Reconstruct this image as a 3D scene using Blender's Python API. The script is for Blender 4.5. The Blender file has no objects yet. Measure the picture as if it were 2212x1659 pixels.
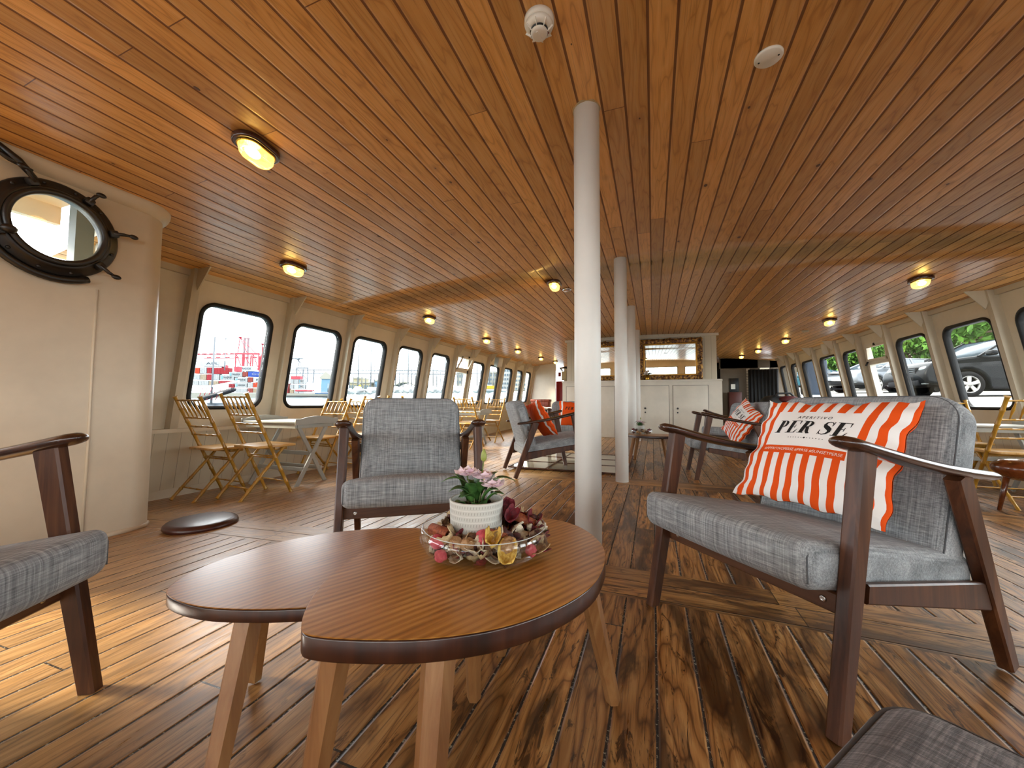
import bpy, bmesh, math, random
from mathutils import Vector, Matrix, Euler, noise
random.seed(7)
SC = bpy.context.scene
COL = SC.collection
PI = math.pi
def V(*a): return Vector(a)

# ------------------------------------------------------------------ camera, world, exposure
YAW, PITCH, ROLL, FPX = math.radians(20.1), math.radians(2.93), math.radians(0.3), 831.0
F0 = V(-math.sin(YAW), math.cos(YAW), 0); R0 = V(math.cos(YAW), math.sin(YAW), 0); U0 = V(0, 0, 1)
FW = F0 * math.cos(PITCH) + U0 * math.sin(PITCH); UP = U0 * math.cos(PITCH) - F0 * math.sin(PITCH)
RT = R0 * math.cos(ROLL) + UP * math.sin(ROLL); UPC = UP * math.cos(ROLL) - R0 * math.sin(ROLL)
EYE = V(0, 0, 0.75)
cd = bpy.data.cameras.new('camera'); cam = bpy.data.objects.new('camera', cd); COL.objects.link(cam)
cd.sensor_fit = 'HORIZONTAL'; cd.sensor_width = 36.0; cd.lens = 36.0 * FPX / 2212.0
cd.clip_start = 0.02; cd.clip_end = 5000
cam.matrix_world = Matrix(((RT.x, UPC.x, -FW.x, EYE.x), (RT.y, UPC.y, -FW.y, EYE.y), (RT.z, UPC.z, -FW.z, EYE.z), (0, 0, 0, 1)))
SC.camera = cam
def at(px, py, z=None, y=None, depth=None):
    """point in the world seen at photo pixel (px, py), on a height, a cross plane or at a depth"""
    d = FW + RT * ((px - 1106.0) / FPX) - UPC * ((py - 829.5) / FPX)
    if z is not None: t = (z - EYE.z) / d.z
    elif y is not None: t = (y - EYE.y) / d.y
    else: t = depth
    return EYE + d * t

SC.view_settings.view_transform = 'Standard'; SC.view_settings.look = 'None'
SC.view_settings.gamma = 1.0; SC.view_settings.use_curve_mapping = False
SC.view_settings.exposure = 0.85
W = bpy.data.worlds.new('overcast_sky'); SC.world = W; W.use_nodes = True
nt = W.node_tree; bg = nt.nodes['Background']
tc = nt.nodes.new('ShaderNodeTexCoord'); sx = nt.nodes.new('ShaderNodeSeparateXYZ'); cr = nt.nodes.new('ShaderNodeValToRGB')
nt.links.new(tc.outputs['Generated'], sx.inputs[0]); nt.links.new(sx.outputs['Z'], cr.inputs[0]); nt.links.new(cr.outputs[0], bg.inputs[0])
cr.color_ramp.elements[0].position = 0.0; cr.color_ramp.elements[0].color = (0.80, 0.87, 0.93, 1)
cr.color_ramp.elements[1].position = 0.5; cr.color_ramp.elements[1].color = (0.97, 0.985, 1.0, 1)
bg.inputs[1].default_value = 7.0
SC.cycles.use_denoising = True
SC.cycles.max_bounces = 8; SC.cycles.diffuse_bounces = 5; SC.cycles.glossy_bounces = 4
SC.cycles.transmission_bounces = 6; SC.cycles.transparent_max_bounces = 16
SC.cycles.caustics_reflective = False; SC.cycles.caustics_refractive = False
SC.cycles.sample_clamp_indirect = 6.0
SC.cycles.use_adaptive_sampling = True; SC.cycles.adaptive_threshold = .02
sl = bpy.data.lights.new('hazy_sun', 'SUN'); sl.energy = 7.0; sl.angle = math.radians(12); sl.color = (1.0, .91, .76)
so = bpy.data.objects.new('hazy_sun', sl); COL.objects.link(so); so.location = (-20, -8, 14)
so.rotation_euler = V(.90, .33, -.53).to_track_quat('-Z', 'Y').to_euler()
def portal(name, loc, rot, sx_, sy_):
    ld = bpy.data.lights.new(name, 'AREA'); ld.shape = 'RECTANGLE'; ld.size = sx_; ld.size_y = sy_
    ld.cycles.is_portal = True
    o = bpy.data.objects.new(name, ld); o.location = loc; o.rotation_euler = rot; COL.objects.link(o)
portal('daylight_portal_port', (-4.45, 4.2, 1.25), (0, -PI / 2, 0), 1.5, 19.0)
portal('daylight_portal_starboard', (3.87, 4.2, 1.25), (0, PI / 2, 0), 1.5, 19.0)
portal('daylight_portal_bow', (-0.3, -5.3, 1.3), (PI / 2, 0, 0), 8.0, 1.6)

# deck sheer and camber of the saloon
def sheer(y): return .0011 * max(0, y - 2.5) ** 2
def fz(x, y): return sheer(y) - .0100 * (x + .29) ** 2
def cz(x, y): return 2.20 + sheer(y) - .0145 * (x + .29) ** 2
def wx(side, z): return -(4.42 - .17 * z) if side < 0 else (3.84 - .17 * z)

# ------------------------------------------------------------------ material helpers
def lin(h):
    r = [int(h[i:i + 2], 16) / 255 for i in (0, 2, 4)]
    return tuple(((c / 12.92) if c <= .04045 else ((c + .055) / 1.055) ** 2.4) for c in r) + (1,)
class NT:
    def __init__(s, name):
        s.m = bpy.data.materials.new(name); s.m.use_nodes = True
        s.t = s.m.node_tree; s.b = s.t.nodes['Principled BSDF']; s.out = s.t.nodes['Material Output']
    def n(s, typ, ins=None, **at_):
        k = s.t.nodes.new('ShaderNode' + typ)
        for a, v in at_.items(): setattr(k, a, v)
        for a, v in (ins or {}).items(): s.set(k.inputs[a], v)
        return k
    def set(s, sock, v):
        if isinstance(v, bpy.types.NodeSocket): s.t.links.new(v, sock)
        elif isinstance(v, bpy.types.Node): s.t.links.new(v.outputs[0], sock)
        else: sock.default_value = v
    def math(s, op, a, b=0.0, c=None):
        k = s.n('Math', {0: a, 1: b}, operation=op)
        if c is not None: s.set(k.inputs[2], c)
        return k.outputs[0]
    def coord(s, kind='Object'): return s.n('TexCoord').outputs[kind]
    def sep(s, v):
        k = s.n('SeparateXYZ', {0: v}); return k.outputs
    def comb(s, x, y, z): return s.n('CombineXYZ', {0: x, 1: y, 2: z}).outputs[0]
    def noise(s, v, scale=5, detail=3, rough=.5, dist=0):
        return s.n('TexNoise', {'Vector': v, 'Scale': scale, 'Detail': detail, 'Roughness': rough, 'Distortion': dist}).outputs[0]
    def ramp(s, f, stops):
        k = s.n('ValToRGB', {0: f}); e = k.color_ramp.elements
        while len(e) < len(stops): e.new(.5)
        for i, (p, c) in enumerate(stops):
            e[i].position = p; e[i].color = lin(c) if isinstance(c, str) else ((c, c, c, 1) if not isinstance(c, tuple) else c)
        return k.outputs[0]
    def mix(s, f, a, b, mode='MIX'):
        k = s.n('Mix', data_type='RGBA', blend_type=mode)
        s.set(k.inputs[0], f); s.set(k.inputs[6], a if not isinstance(a, str) else lin(a)); s.set(k.inputs[7], b if not isinstance(b, str) else lin(b))
        return k.outputs[2]
    def vm(s, v, sc): return s.n('Mapping', {'Vector': v, 'Scale': sc}).outputs[0]
    def bump(s, h, strength=.3, dist=.002):
        k = s.n('Bump', {'Height': h, 'Strength': strength, 'Distance': dist}); s.t.links.new(k.outputs[0], s.b.inputs['Normal'])
    def base(s, c, rough=.5, spec=.5, metal=0, coat=0, coatr=.1):
        s.set(s.b.inputs['Base Color'], lin(c) if isinstance(c, str) else c)
        s.set(s.b.inputs['Roughness'], rough); s.b.inputs['Specular IOR Level'].default_value = spec
        s.b.inputs['Metallic'].default_value = metal; s.b.inputs['Coat Weight'].default_value = coat; s.b.inputs['Coat Roughness'].default_value = coatr
        return s.m

def planks(name, width, length, tones, groove, groove_col, groove_w, rough, cross=False, knots=0, stains=None, coat=0, grain=1.0, caulk=False, bumps=.6, soft_=(.22, .42, .72), line=.55, linec='3a1d0c'):
    q = NT(name); xyz = q.sep(q.coord())
    X, Y = (xyz[0], xyz[1]) if not cross else (xyz[1], xyz[0])
    u = q.math('DIVIDE', X, width); idn = q.math('FLOOR', u); fr = q.math('SUBTRACT', u, idn)
    rnd = q.n('TexWhiteNoise', {'W': idn}, noise_dimensions='1D').outputs[0]
    v = q.math('ADD', q.math('DIVIDE', Y, length), q.math('MULTIPLY', rnd, 7.3)); id2 = q.math('FLOOR', v); fv = q.math('SUBTRACT', v, id2)
    rid = q.n('TexWhiteNoise', {'Vector': q.comb(idn, id2, 0.0)}, noise_dimensions='2D').outputs[0]
    off = q.math('MULTIPLY', rid, 37.0)
    gv = q.comb(q.math('MULTIPLY', X, 1.0), q.math('MULTIPLY', Y, .055), off)
    g1 = q.noise(gv, 85 * grain, 4, .55, .6)
    wob = q.noise(q.comb(q.math('MULTIPLY', X, 6.0), q.math('MULTIPLY', Y, .8), off), 1.6, 2, .5)
    rings = q.math('FRACT', q.math('MULTIPLY', q.math('ADD', wob, q.math('MULTIPLY', X, 1.2)), 15 * grain))
    rings = q.math('ABSOLUTE', q.math('SUBTRACT', rings, .5))
    fac = q.math('ADD', q.math('MULTIPLY', g1, .62), q.math('MULTIPLY', rings, .42))
    col = q.ramp(fac, [(soft_[0], tones[0]), (soft_[1], tones[1]), (soft_[2], tones[2])])
    tone = q.n('MapRange', {0: rid, 1: 0.0, 2: 1.0, 3: .74, 4: 1.2}).outputs[0]
    col = q.mix(1.0, col, q.comb(tone, tone, tone), 'MULTIPLY')
    if knots:
        kv = q.comb(q.math('MULTIPLY', X, 1.0 / width * .9), q.math('MULTIPLY', Y, 5.4), off)
        vo = q.n('TexVoronoi', {'Vector': kv, 'Scale': 1.0, 'Randomness': 1.0})
        th = q.math('MULTIPLY', q.sep(vo.outputs[1])[0], .20 * knots)
        th = q.math('MAXIMUM', q.math('SUBTRACT', th, .085), .018)
        k = q.math('LESS_THAN', vo.outputs[0], th)
        halo = q.n('MapRange', {0: vo.outputs[0], 1: 0.0, 2: .30, 3: .5, 4: 0.0}).outputs[0]
        col = q.mix(q.math('MULTIPLY', halo, q.math('GREATER_THAN', th, .03)), col, '8a5220')
        col = q.mix(q.math('MULTIPLY', k, .85), col, '2c1608')
    ln = q.n('MapRange', {0: rings, 1: .0, 2: .10, 3: line, 4: 0.0}).outputs[0]
    fine = q.n('MapRange', {0: q.noise(q.comb(q.math('MULTIPLY', X, 1.0), q.math('MULTIPLY', Y, .02), off), 260, 2, .6), 1: .56, 2: .66, 3: 0.0, 4: line}).outputs[0]
    col = q.mix(q.math('MAXIMUM', ln, fine), col, linec)
    if stains:
        sv = q.comb(q.math('MULTIPLY', X, 2.6), q.math('MULTIPLY', Y, .55), off)
        s1 = q.noise(sv, 3.2, 5, .62, .5)
        big = q.noise(q.vm(q.coord(), (.55, .75, 1)), 1.0, 2, .5)
        stain_vs_sun = q.n('MapRange', {0: xyz[0], 1: -1.25, 2: -.45, 3: .30, 4: 1.0}).outputs[0]  # to port: fewer stains, and the sun patch's brightness painted into the tone
        col = q.mix(q.math('MULTIPLY', q.math('SUBTRACT', 1.0, stain_vs_sun), .40), col, 'c9a468')
        m = q.math('MULTIPLY', stain_vs_sun, q.n('MapRange', {0: q.math('ADD', q.math('MULTIPLY', s1, .75), q.math('MULTIPLY', big, .38)), 1: .56, 2: .64, 3: 0.0, 4: .8}).outputs[0])
        col = q.mix(m, col, stains)
        s2 = q.noise(q.comb(q.math('MULTIPLY', X, 5.0), q.math('MULTIPLY', Y, .9), off), 6.0, 5, .7, 1.0)
        m2 = q.math('MULTIPLY', stain_vs_sun, q.n('MapRange', {0: s2, 1: .57, 2: .62, 3: 0.0, 4: .85}).outputs[0])
        col = q.mix(m2, col, stains)
    e = q.math('ABSOLUTE', q.math('SUBTRACT', fr, .5))
    eg = q.noise(q.comb(q.math('MULTIPLY', X, 4.0), q.math('MULTIPLY', Y, 12.0), 0.0), 4.0, 2) if caulk else 0.5
    edge = q.math('GREATER_THAN', q.math('ADD', e, q.math('MULTIPLY', q.math('SUBTRACT', eg, .5), .03) if caulk else 0.0), .5 - groove_w)
    ej = q.math('LESS_THAN', fv, .004 / length * (1.0 if not caulk else 1.3))
    gr = q.math('MAXIMUM', edge, ej)
    gc = groove_col
    if caulk:
        gn = q.noise(q.vm(q.coord(), (30, 30, 1)), 3.0, 4, .7)
        gc = q.mix(q.math('GREATER_THAN', gn, .585), groove_col, '8d8878')
    col = q.mix(q.math('MULTIPLY', gr, groove), col, gc)
    soft = q.n('MapRange', {0: e, 1: .5 - groove_w * 2.2, 2: .5 - groove_w * .4, 3: 1.0, 4: 0.0}).outputs[0]
    h = q.math('ADD', q.math('MULTIPLY', soft, 1.0), q.math('MULTIPLY', g1, .12))
    q.bump(h, bumps, .004)
    rg = q.n('MapRange', {0: g1, 1: .3, 2: .7, 3: rough - .07, 4: rough + .1}).outputs[0]
    rg = q.math('MAXIMUM', rg, q.math('MULTIPLY', q.math('SUBTRACT', 1.0, soft), .8))
    return q.base(col, rg, .5, coat=coat, coatr=.18)

M = {}
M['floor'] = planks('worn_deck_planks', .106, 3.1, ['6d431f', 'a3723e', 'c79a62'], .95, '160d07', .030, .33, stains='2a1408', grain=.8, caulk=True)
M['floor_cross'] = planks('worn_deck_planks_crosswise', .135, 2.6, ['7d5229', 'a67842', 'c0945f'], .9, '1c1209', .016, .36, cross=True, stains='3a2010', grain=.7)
M['pine'] = planks('varnished_pine_ceiling', .107, 4.2, ['c48b44', 'd9a45e', 'e6bd84'], .85, '5a2a0a', .052, .36, knots=1.0, grain=.55, coat=.12, bumps=.5, soft_=(.08, .45, .85), line=.28, linec='7a4415')

def paint(name, col, rough=.5, amp=.06, sc=3.0, bump=.15, spec=.4):
    q = NT(name); c = q.coord()
    n1 = q.noise(c, sc, 4, .6); n2 = q.noise(c, 60, 2, .6)
    L = lin(col); d = tuple(x * (1 - amp * 2) for x in L[:3]) + (1,)
    cc = q.mix(q.n('MapRange', {0: n1, 1: .35, 2: .7, 3: 0., 4: 1.}).outputs[0], L, d)
    q.bump(n2, bump, .001)
    return q.base(cc, rough, spec)
M['white'] = paint('cream_gloss_paint', 'd6cab2', .42)
M['white_far'] = paint('warm_white_panel_paint', 'd9d1c0', .45)
M['column'] = paint('white_column_paint', 'eae8e0', .4, .05, 2.0, .25)
M['grey_trim'] = paint('grey_white_trim_paint', 'c4b9a2', .5)
q = NT('beadboard_paint'); xyz = q.sep(q.coord()); u = q.math('FRACT', q.math('DIVIDE', xyz[1], .11))
g = q.math('LESS_THAN', u, .045); q.bump(q.math('SUBTRACT', 1.0, g), .6, .003)
M['bead'] = q.base(q.mix(q.math('MULTIPLY', g, .45), 'cfc3a9', '6d6250'), .45)
q = NT('panelled_cabin_paint'); xyz = q.sep(q.coord()); u = q.math('FRACT', q.math('DIVIDE', xyz[0], .125))
g = q.math('LESS_THAN', u, .05); q.bump(q.math('SUBTRACT', 1.0, g), .6, .003)
M['panel'] = q.base(q.mix(q.math('MULTIPLY', g, .5), 'cfc5ac', '5c5240'), .7)
M['rubber'] = paint('black_rubber', '0b0b0c', .5, 0)
M['iron'] = paint('dark_bronze', '1d1916', .38, .2, 30, .4, .6)
M['black'] = paint('black_plastic', '0a0a0a', .4, 0)
M['dark'] = paint('dark_recess_paint', '171411', .6, .1)
M['offwhite'] = paint('off_white_plastic', 'ece9df', .35, .02)
M['grey_paint'] = paint('pale_grey_table_paint', 'a7a69c', .45, .05, 8)
M['steel'] = NT('brushed_steel').base('c9c9c9', .25, .5, 1)
M['brass'] = NT('brass').base('b8923c', .28, .5, 1)
M['mirror'] = NT('mirror_silver').base('dfe4df', .015, .5, 1)
M['knob'] = NT('black_door_knob').base('151210', .3)
M['red'] = paint('red_cabinet_paint', '8c1010', .4)
M['curtain'] = paint('black_curtain_cloth', '08090a', .8, .1)

def wood(name, tones, rough=.35, axis=2, sc=26, coat=.2, spec=.5, ring=0):
    q = NT(name); c = q.coord(); s = [1, 1, 1]; s[axis] = .07
    n1 = q.noise(q.vm(c, tuple(s)), sc, 5, .6, .8); n2 = q.noise(c, 7, 3, .5)
    f = q.math('ADD', q.math('MULTIPLY', n1, .8), q.math('MULTIPLY', n2, .2))
    if ring:
        xyz = q.sep(c); cc = [0, 1, 2]; cc.remove(axis)
        w = q.math('ABSOLUTE', q.math('SUBTRACT', q.math('FRACT', q.math('ADD', q.math('MULTIPLY', xyz[cc[0]], ring), q.math('MULTIPLY', q.noise(q.vm(c, tuple(s)), 5, 2), 1.6))), .5))
        f = q.math('ADD', q.math('MULTIPLY', f, .72), q.math('MULTIPLY', w, .5))
    col = q.ramp(f, [(.3, tones[0]), (.5, tones[1]), (.72, tones[2])])
    q.bump(n1, .08, .001)
    return q.base(col, rough, spec, coat=coat, coatr=.18)
M['teak'] = wood('dark_stained_frame_wood', ['27130a', '4a2a17', '684126'], .42, 2, 22, .10, .3)
M['arm'] = wood('dark_stained_armrest_wood', ['1e0f09', '371f14', '503121'], .26, 1, 22, .35)
M['rail'] = wood('dark_stained_rail_wood', ['2a160c', '4d2d1a', '6b452b'], .36, 0, 22, .25)
M['walnut'] = wood('walnut_veneer', ['88571f', 'ad7632', 'c4914e'], .32, 1, 90, .06, ring=70)
M['walnut_edge'] = wood('dark_walnut_edge', ['1c0d07', '34190e', '4a2818'], .3, 2, 30, .3)
M['walnut_leg'] = wood('walnut_leg', ['6a4222', '8a5e36', 'a2784c'], .4, 2, 30, .1)
M['gold'] = wood('gold_lacquered_bamboo', ['8d6118', 'b0822a', 'c79a3c'], .3, 2, 20, .4)
M['gold_seat'] = wood('gold_lacquered_seat', ['a87a34', 'c99a52', 'dcb475'], .32, 1, 20, .3)
M['disc'] = wood('dark_mahogany_disc', ['1d0b07', '3a1610', '4c2118'], .38, 0, 14, .2)
M['stool'] = wood('polished_brown_stool_wood', ['3b1a0c', '6b3518', '8a4c26'], .2, 0, 12, .6)
M['crate'] = wood('red_brown_crate_wood', ['5a2415', '87391f', '9f5232'], .5, 2, 16, .1)
M['lampwood'] = wood('dark_lamp_base_wood', ['1a0a06', '381710', '4b2217'], .25, 1, 16, .5)

def fabric(name, a, b, c2):
    q = NT(name); c = q.coord()
    h = q.noise(q.vm(c, (14, 420, 420)), 1.0, 3, .6); v = q.noise(q.vm(c, (420, 14, 14)), 1.0, 3, .6)
    h2 = q.noise(q.vm(c, (4, 170, 170)), 1.0, 2, .6); v2 = q.noise(q.vm(c, (170, 4, 4)), 1.0, 2, .6)
    f = q.math('ADD', q.math('MULTIPLY', q.math('ADD', h, v), .28), q.math('MULTIPLY', q.math('ADD', h2, v2), .22))
    col = q.ramp(f, [(.38, a), (.5, b), (.62, c2)])
    w = q.math('MULTIPLY', q.math('SINE', q.math('MULTIPLY', q.sep(c)[0], 2600)), q.math('SINE', q.math('MULTIPLY', q.math('ADD', q.sep(c)[1], q.sep(c)[2]), 2600)))
    q.bump(q.math('ADD', q.math('MULTIPLY', f, 2.0), q.math('MULTIPLY', w, .3)), .5, .0015)
    q.b.inputs['Sheen Weight'].default_value = .15
    return q.base(col, .9, .15)
M['fabric'] = fabric('grey_melange_upholstery', '5d6163', '8e9294', 'bbbfc0')
M['fabric_dark'] = fabric('dark_grey_melange_upholstery', '3a3b3e', '6a6b6e', 'a09fa0')
M['seam'] = NT('dark_seam_thread').base('54575a', .9)

def glassmat(name, tint=(1, 1, 1, 1), refl=.06, rough=0.0, amt=.55):
    q = NT(name); q.t.nodes.remove(q.b)
    tr = q.n('BsdfTransparent', {0: tint}); gl = q.n('BsdfGlossy', {'Color': (1, 1, 1, 1), 'Roughness': rough})
    lw = q.n('LayerWeight', {0: .35}); f = q.math('ADD', q.math('MULTIPLY', lw.outputs['Facing'], .45), refl)
    f = q.math('MULTIPLY', f, f) if refl > .3 else f
    mx = q.n('MixShader', {0: q.math('MINIMUM', q.math('MULTIPLY', f, amt), .9), 1: tr.outputs[0], 2: gl.outputs[0]})
    q.t.links.new(mx.outputs[0], q.out.inputs[0]); return q.m
M['glass'] = glassmat('window_glass', (.97, .985, .98, 1), .03, amt=.13)
M['bowl_glass'] = glassmat('clear_bowl_glass', (.965, .975, .97, 1), .0)
M['hatch_glass'] = glassmat('hatch_glass', (.85, .88, .87, 1), .5, .04)
def emis(name, col, s):
    q = NT(name); q.base(col, .4); q.b.inputs['Emission Color'].default_value = lin(col); q.b.inputs['Emission Strength'].default_value = s
    return q.m
M['bulb'] = emis('warm_bulb', 'ffdf9a', 26.0)
q = NT('amber_ribbed_lamp_glass'); q.t.nodes.remove(q.b)
w = q.math('ABSOLUTE', q.math('SINE', q.math('MULTIPLY', q.sep(q.coord())[1], 620)))
tr = q.n('BsdfTransparent', {0: (1, .86, .52, 1)}); gl = q.n('BsdfGlossy', {'Color': (1, .95, .8, 1), 'Roughness': .12}); em = q.n('Emission', {0: (1, .62, .16, 1), 1: q.math('ADD', q.math('MULTIPLY', w, .8), .3)})
mx = q.n('MixShader', {0: .3, 1: tr.outputs[0], 2: gl.outputs[0]}); ad = q.n('AddShader', {0: mx.outputs[0], 1: em.outputs[0]})
q.t.links.new(ad.outputs[0], q.out.inputs[0]); M['lampglass'] = q.m

# ------------------------------------------------------------------ mesh helpers
class MB:
    def __init__(s): s.v = []; s.f = []; s.mi = []; s.sm = []
    def add(s, vs, fs, mi=0, smooth=False):
        o = len(s.v); s.v += [tuple(v) for v in vs]; s.f += [tuple(i + o for i in f) for f in fs]
        s.mi += [mi] * len(fs); s.sm += [smooth] * len(fs); return s
    def box(s, c, d, rot=None, mi=0, bev=0):
        c = Vector(c); h = Vector(d) / 2; R = rot.to_matrix() if rot is not None else Matrix.Identity(3)
        if bev:
            return s.rbox(c, d, bev, 1, rot=rot, mi=mi)
        vs = [c + R @ V(x * h.x, y * h.y, z * h.z) for x in (-1, 1) for y in (-1, 1) for z in (-1, 1)]
        return s.add(vs, [(0, 1, 3, 2), (4, 6, 7, 5), (0, 4, 5, 1), (2, 3, 7, 6), (0, 2, 6, 4), (1, 5, 7, 3)], mi)
    def rbox(s, c, d, r, seg=2, rot=None, mi=0, n=1, fn=None, smooth=True):
        """box with rounded edges: a cube grid pushed out from an inner box"""
        c = Vector(c); h = Vector(d) / 2; r = min(r, h.x, h.y, h.z); R = rot.to_matrix() if rot is not None else Matrix.Identity(3)
        def axis(hh):
            a = [-hh + r * (1 - math.cos(PI / 2 * i / seg)) for i in range(seg)] if False else [-hh + r * i / seg for i in range(seg)]
            m = [-(hh - r) + 2 * (hh - r) * i / n for i in range(n + 1)]
            return a + m + [-x for x in reversed(a)]
        A = [axis(h.x), axis(h.y), axis(h.z)]
        def pt(p):
            q_ = V(*[max(-(h[i] - r), min(h[i] - r, p[i])) for i in range(3)]); dd = p - q_
            if dd.length > 1e-9:
                m = max(abs(dd.x), abs(dd.y), abs(dd.z)); dd = dd.normalized() * r * (m / r if m < r else 1)
            o = q_ + dd
            if fn: o = fn(o)
            return c + R @ o
        for ax in range(3):
            b, e = [(1, 2), (2, 0), (0, 1)][ax]
            for sg in (-1, 1):
                vs = []; nb, ne = len(A[b]), len(A[e])
                for i in range(nb):
                    for j in range(ne):
                        p = V(0, 0, 0); p[ax] = sg * h[ax]; p[b] = A[b][i]; p[e] = A[e][j]; vs.append(pt(p))
                fs = []
                for i in range(nb - 1):
                    for j in range(ne - 1):
                        f = (i * ne + j, (i + 1) * ne + j, (i + 1) * ne + j + 1, i * ne + j + 1)
                        fs.append(f if sg > 0 else f[::-1])
                s.add(vs, fs, mi, smooth)
        return s
    def bar(s, p0, p1, w0, d0, w1=None, d1=None, up=(0, 0, 1), mi=0, bev=0.0):
        """oriented box from p0 to p1; w across, d along 'up'"""
        p0 = Vector(p0); p1 = Vector(p1); a = (p1 - p0).normalized(); u = Vector(up); x = a.cross(u)
        if x.length < 1e-6: x = a.orthogonal()
        x.normalize(); y = x.cross(a).normalized(); w1 = w0 if w1 is None else w1; d1 = d0 if d1 is None else d1
        vs = []; k = 8 if bev else 4
        for p, w, d in ((p0, w0, d0), (p1, w1, d1)):
            if bev:
                b = bev
                pts = [(-w / 2 + b, -d / 2), (w / 2 - b, -d / 2), (w / 2, -d / 2 + b), (w / 2, d / 2 - b), (w / 2 - b, d / 2), (-w / 2 + b, d / 2), (-w / 2, d / 2 - b), (-w / 2, -d / 2 + b)]
            else: pts = [(-w / 2, -d / 2), (w / 2, -d / 2), (w / 2, d / 2), (-w / 2, d / 2)]
            vs += [p + x * i + y * j for i, j in pts]
        fs = [(i, (i + 1) % k, (i + 1) % k + k, i + k) for i in range(k)] + [tuple(range(k))[::-1], tuple(range(k, 2 * k))]
        return s.add(vs, fs, mi)
    def tube(s, pts, r, seg=10, mi=0, cap=True, smooth=True, sx=1.0, up=None):
        pts = [Vector(p) for p in pts]; n = len(pts); rr = r if isinstance(r, (list, tuple)) else [r] * n
        vs = []; prev = None
        for i, p in enumerate(pts):
            t = (pts[min(i + 1, n - 1)] - pts[max(i - 1, 0)]).normalized()
            if prev is None:
                x = t.cross(Vector(up)) if up is not None else t.orthogonal()
                x.normalize()
            else: x = (prev - t * prev.dot(t)).normalized()
            prev = x; y = t.cross(x)
            for k in range(seg):
                a = 2 * PI * k / seg; vs.append(p + (x * math.cos(a) * sx + y * math.sin(a)) * rr[i])
        fs = [(i * seg + k, i * seg + (k + 1) % seg, (i + 1) * seg + (k + 1) % seg, (i + 1) * seg + k) for i in range(n - 1) for k in range(seg)]
        s.add(vs, fs, mi, smooth)
        if cap:
            o = len(s.v) - len(vs)
            s.f += [tuple(o + k for k in range(seg))[::-1], tuple(o + (n - 1) * seg + k for k in range(seg))]; s.mi += [mi] * 2; s.sm += [False] * 2
        return s
    def lathe(s, prof, c=(0, 0, 0), seg=32, mi=0, sx=1.0, sy=1.0, smooth=True, M3=None, cap=True):
        c = Vector(c); vs = []; n = len(prof)
        for r, z in prof:
            for k in range(seg):
                a = 2 * PI * k / seg; p = V(r * math.cos(a) * sx, r * math.sin(a) * sy, z)
                vs.append(c + (M3 @ p if M3 is not None else p))
        fs = [(i * seg + k, i * seg + (k + 1) % seg, (i + 1) * seg + (k + 1) % seg, (i + 1) * seg + k) for i in range(n - 1) for k in range(seg)]
        s.add(vs, fs, mi, smooth); o = len(s.v) - len(vs)
        for i, rev in ((0, True), (n - 1, False)):
            if cap and prof[i][0] > 1e-5:
                t = tuple(o + i * seg + k for k in range(seg)); s.f.append(t[::-1] if rev else t); s.mi.append(mi); s.sm.append(False)
        return s
    def ell(s, c, r, seg=12, ring=8, mi=0, rot=None, fn=None):
        c = Vector(c); vs = []; R = rot.to_matrix() if rot is not None else Matrix.Identity(3)
        for i in range(ring + 1):
            t = PI * i / ring
            for k in range(seg):
                a = 2 * PI * k / seg; p = V(r[0] * math.sin(t) * math.cos(a), r[1] * math.sin(t) * math.sin(a), r[2] * math.cos(t))
                if fn: p = fn(p)
                vs.append(c + R @ p)
        fs = [(i * seg + k, (i + 1) * seg + k, (i + 1) * seg + (k + 1) % seg, i * seg + (k + 1) % seg) for i in range(ring) for k in range(seg)]
        return s.add(vs, fs, mi, True)
    def slab(s, out, z0, z1, r=0, seg=3, mi=0, mside=None, fn=None, dome=0, rings=1):
        """vertical prism over an outline with rounded rims; fn maps (x, y, z) to a place"""
        n = len(out); cx = sum(p[0] for p in out) / n; cy = sum(p[1] for p in out) / n
        nrm = []
        for i in range(n):
            a = Vector(out[i - 1]); b = Vector(out[(i + 1) % n]); t = (b - a).normalized(); nrm.append((t.y, -t.x))
        loops = []
        def loop(ins, z): loops.append([V(out[i][0] - nrm[i][0] * ins, out[i][1] - nrm[i][1] * ins, z) for i in range(n)])
        def shrink(k, z): 
            base_ = [(out[i][0] - nrm[i][0] * r, out[i][1] - nrm[i][1] * r) for i in range(n)]
            loops.append([V(cx + (p[0] - cx) * k, cy + (p[1] - cy) * k, z) for p in base_])
        for j in range(rings - 1, 0, -1): k = 1 - j / rings; shrink(k, z0 - dome * (1 - k * k))
        for j in range(seg + 1 if r else 1):
            a = PI / 2 * j / max(seg, 1); loop(r * (1 - math.sin(a)), z0 + r * (1 - math.cos(a)))
        for j in range(seg + 1 if r else 1):
            a = PI / 2 * (1 - j / max(seg, 1)); loop(r * (1 - math.sin(a)), z1 - r * (1 - math.cos(a)))
        for j in range(1, rings): k = 1 - j / rings; shrink(k, z1 + dome * (1 - k * k))
        vs = [fn(p) if fn else p for l in loops for p in l]; m = len(loops)
        fs = [(i * n + k, i * n + (k + 1) % n, (i + 1) * n + (k + 1) % n, (i + 1) * n + k) for i in range(m - 1) for k in range(n)]
        s.add(vs, fs, mi if mside is None else mside, True)
        o = len(s.v) - len(vs); s.f += [tuple(o + k for k in range(n))[::-1], tuple(o + (m - 1) * n + k for k in range(n))]; s.mi += [mi, mi]; s.sm += [bool(dome)] * 2
        return s
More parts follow.
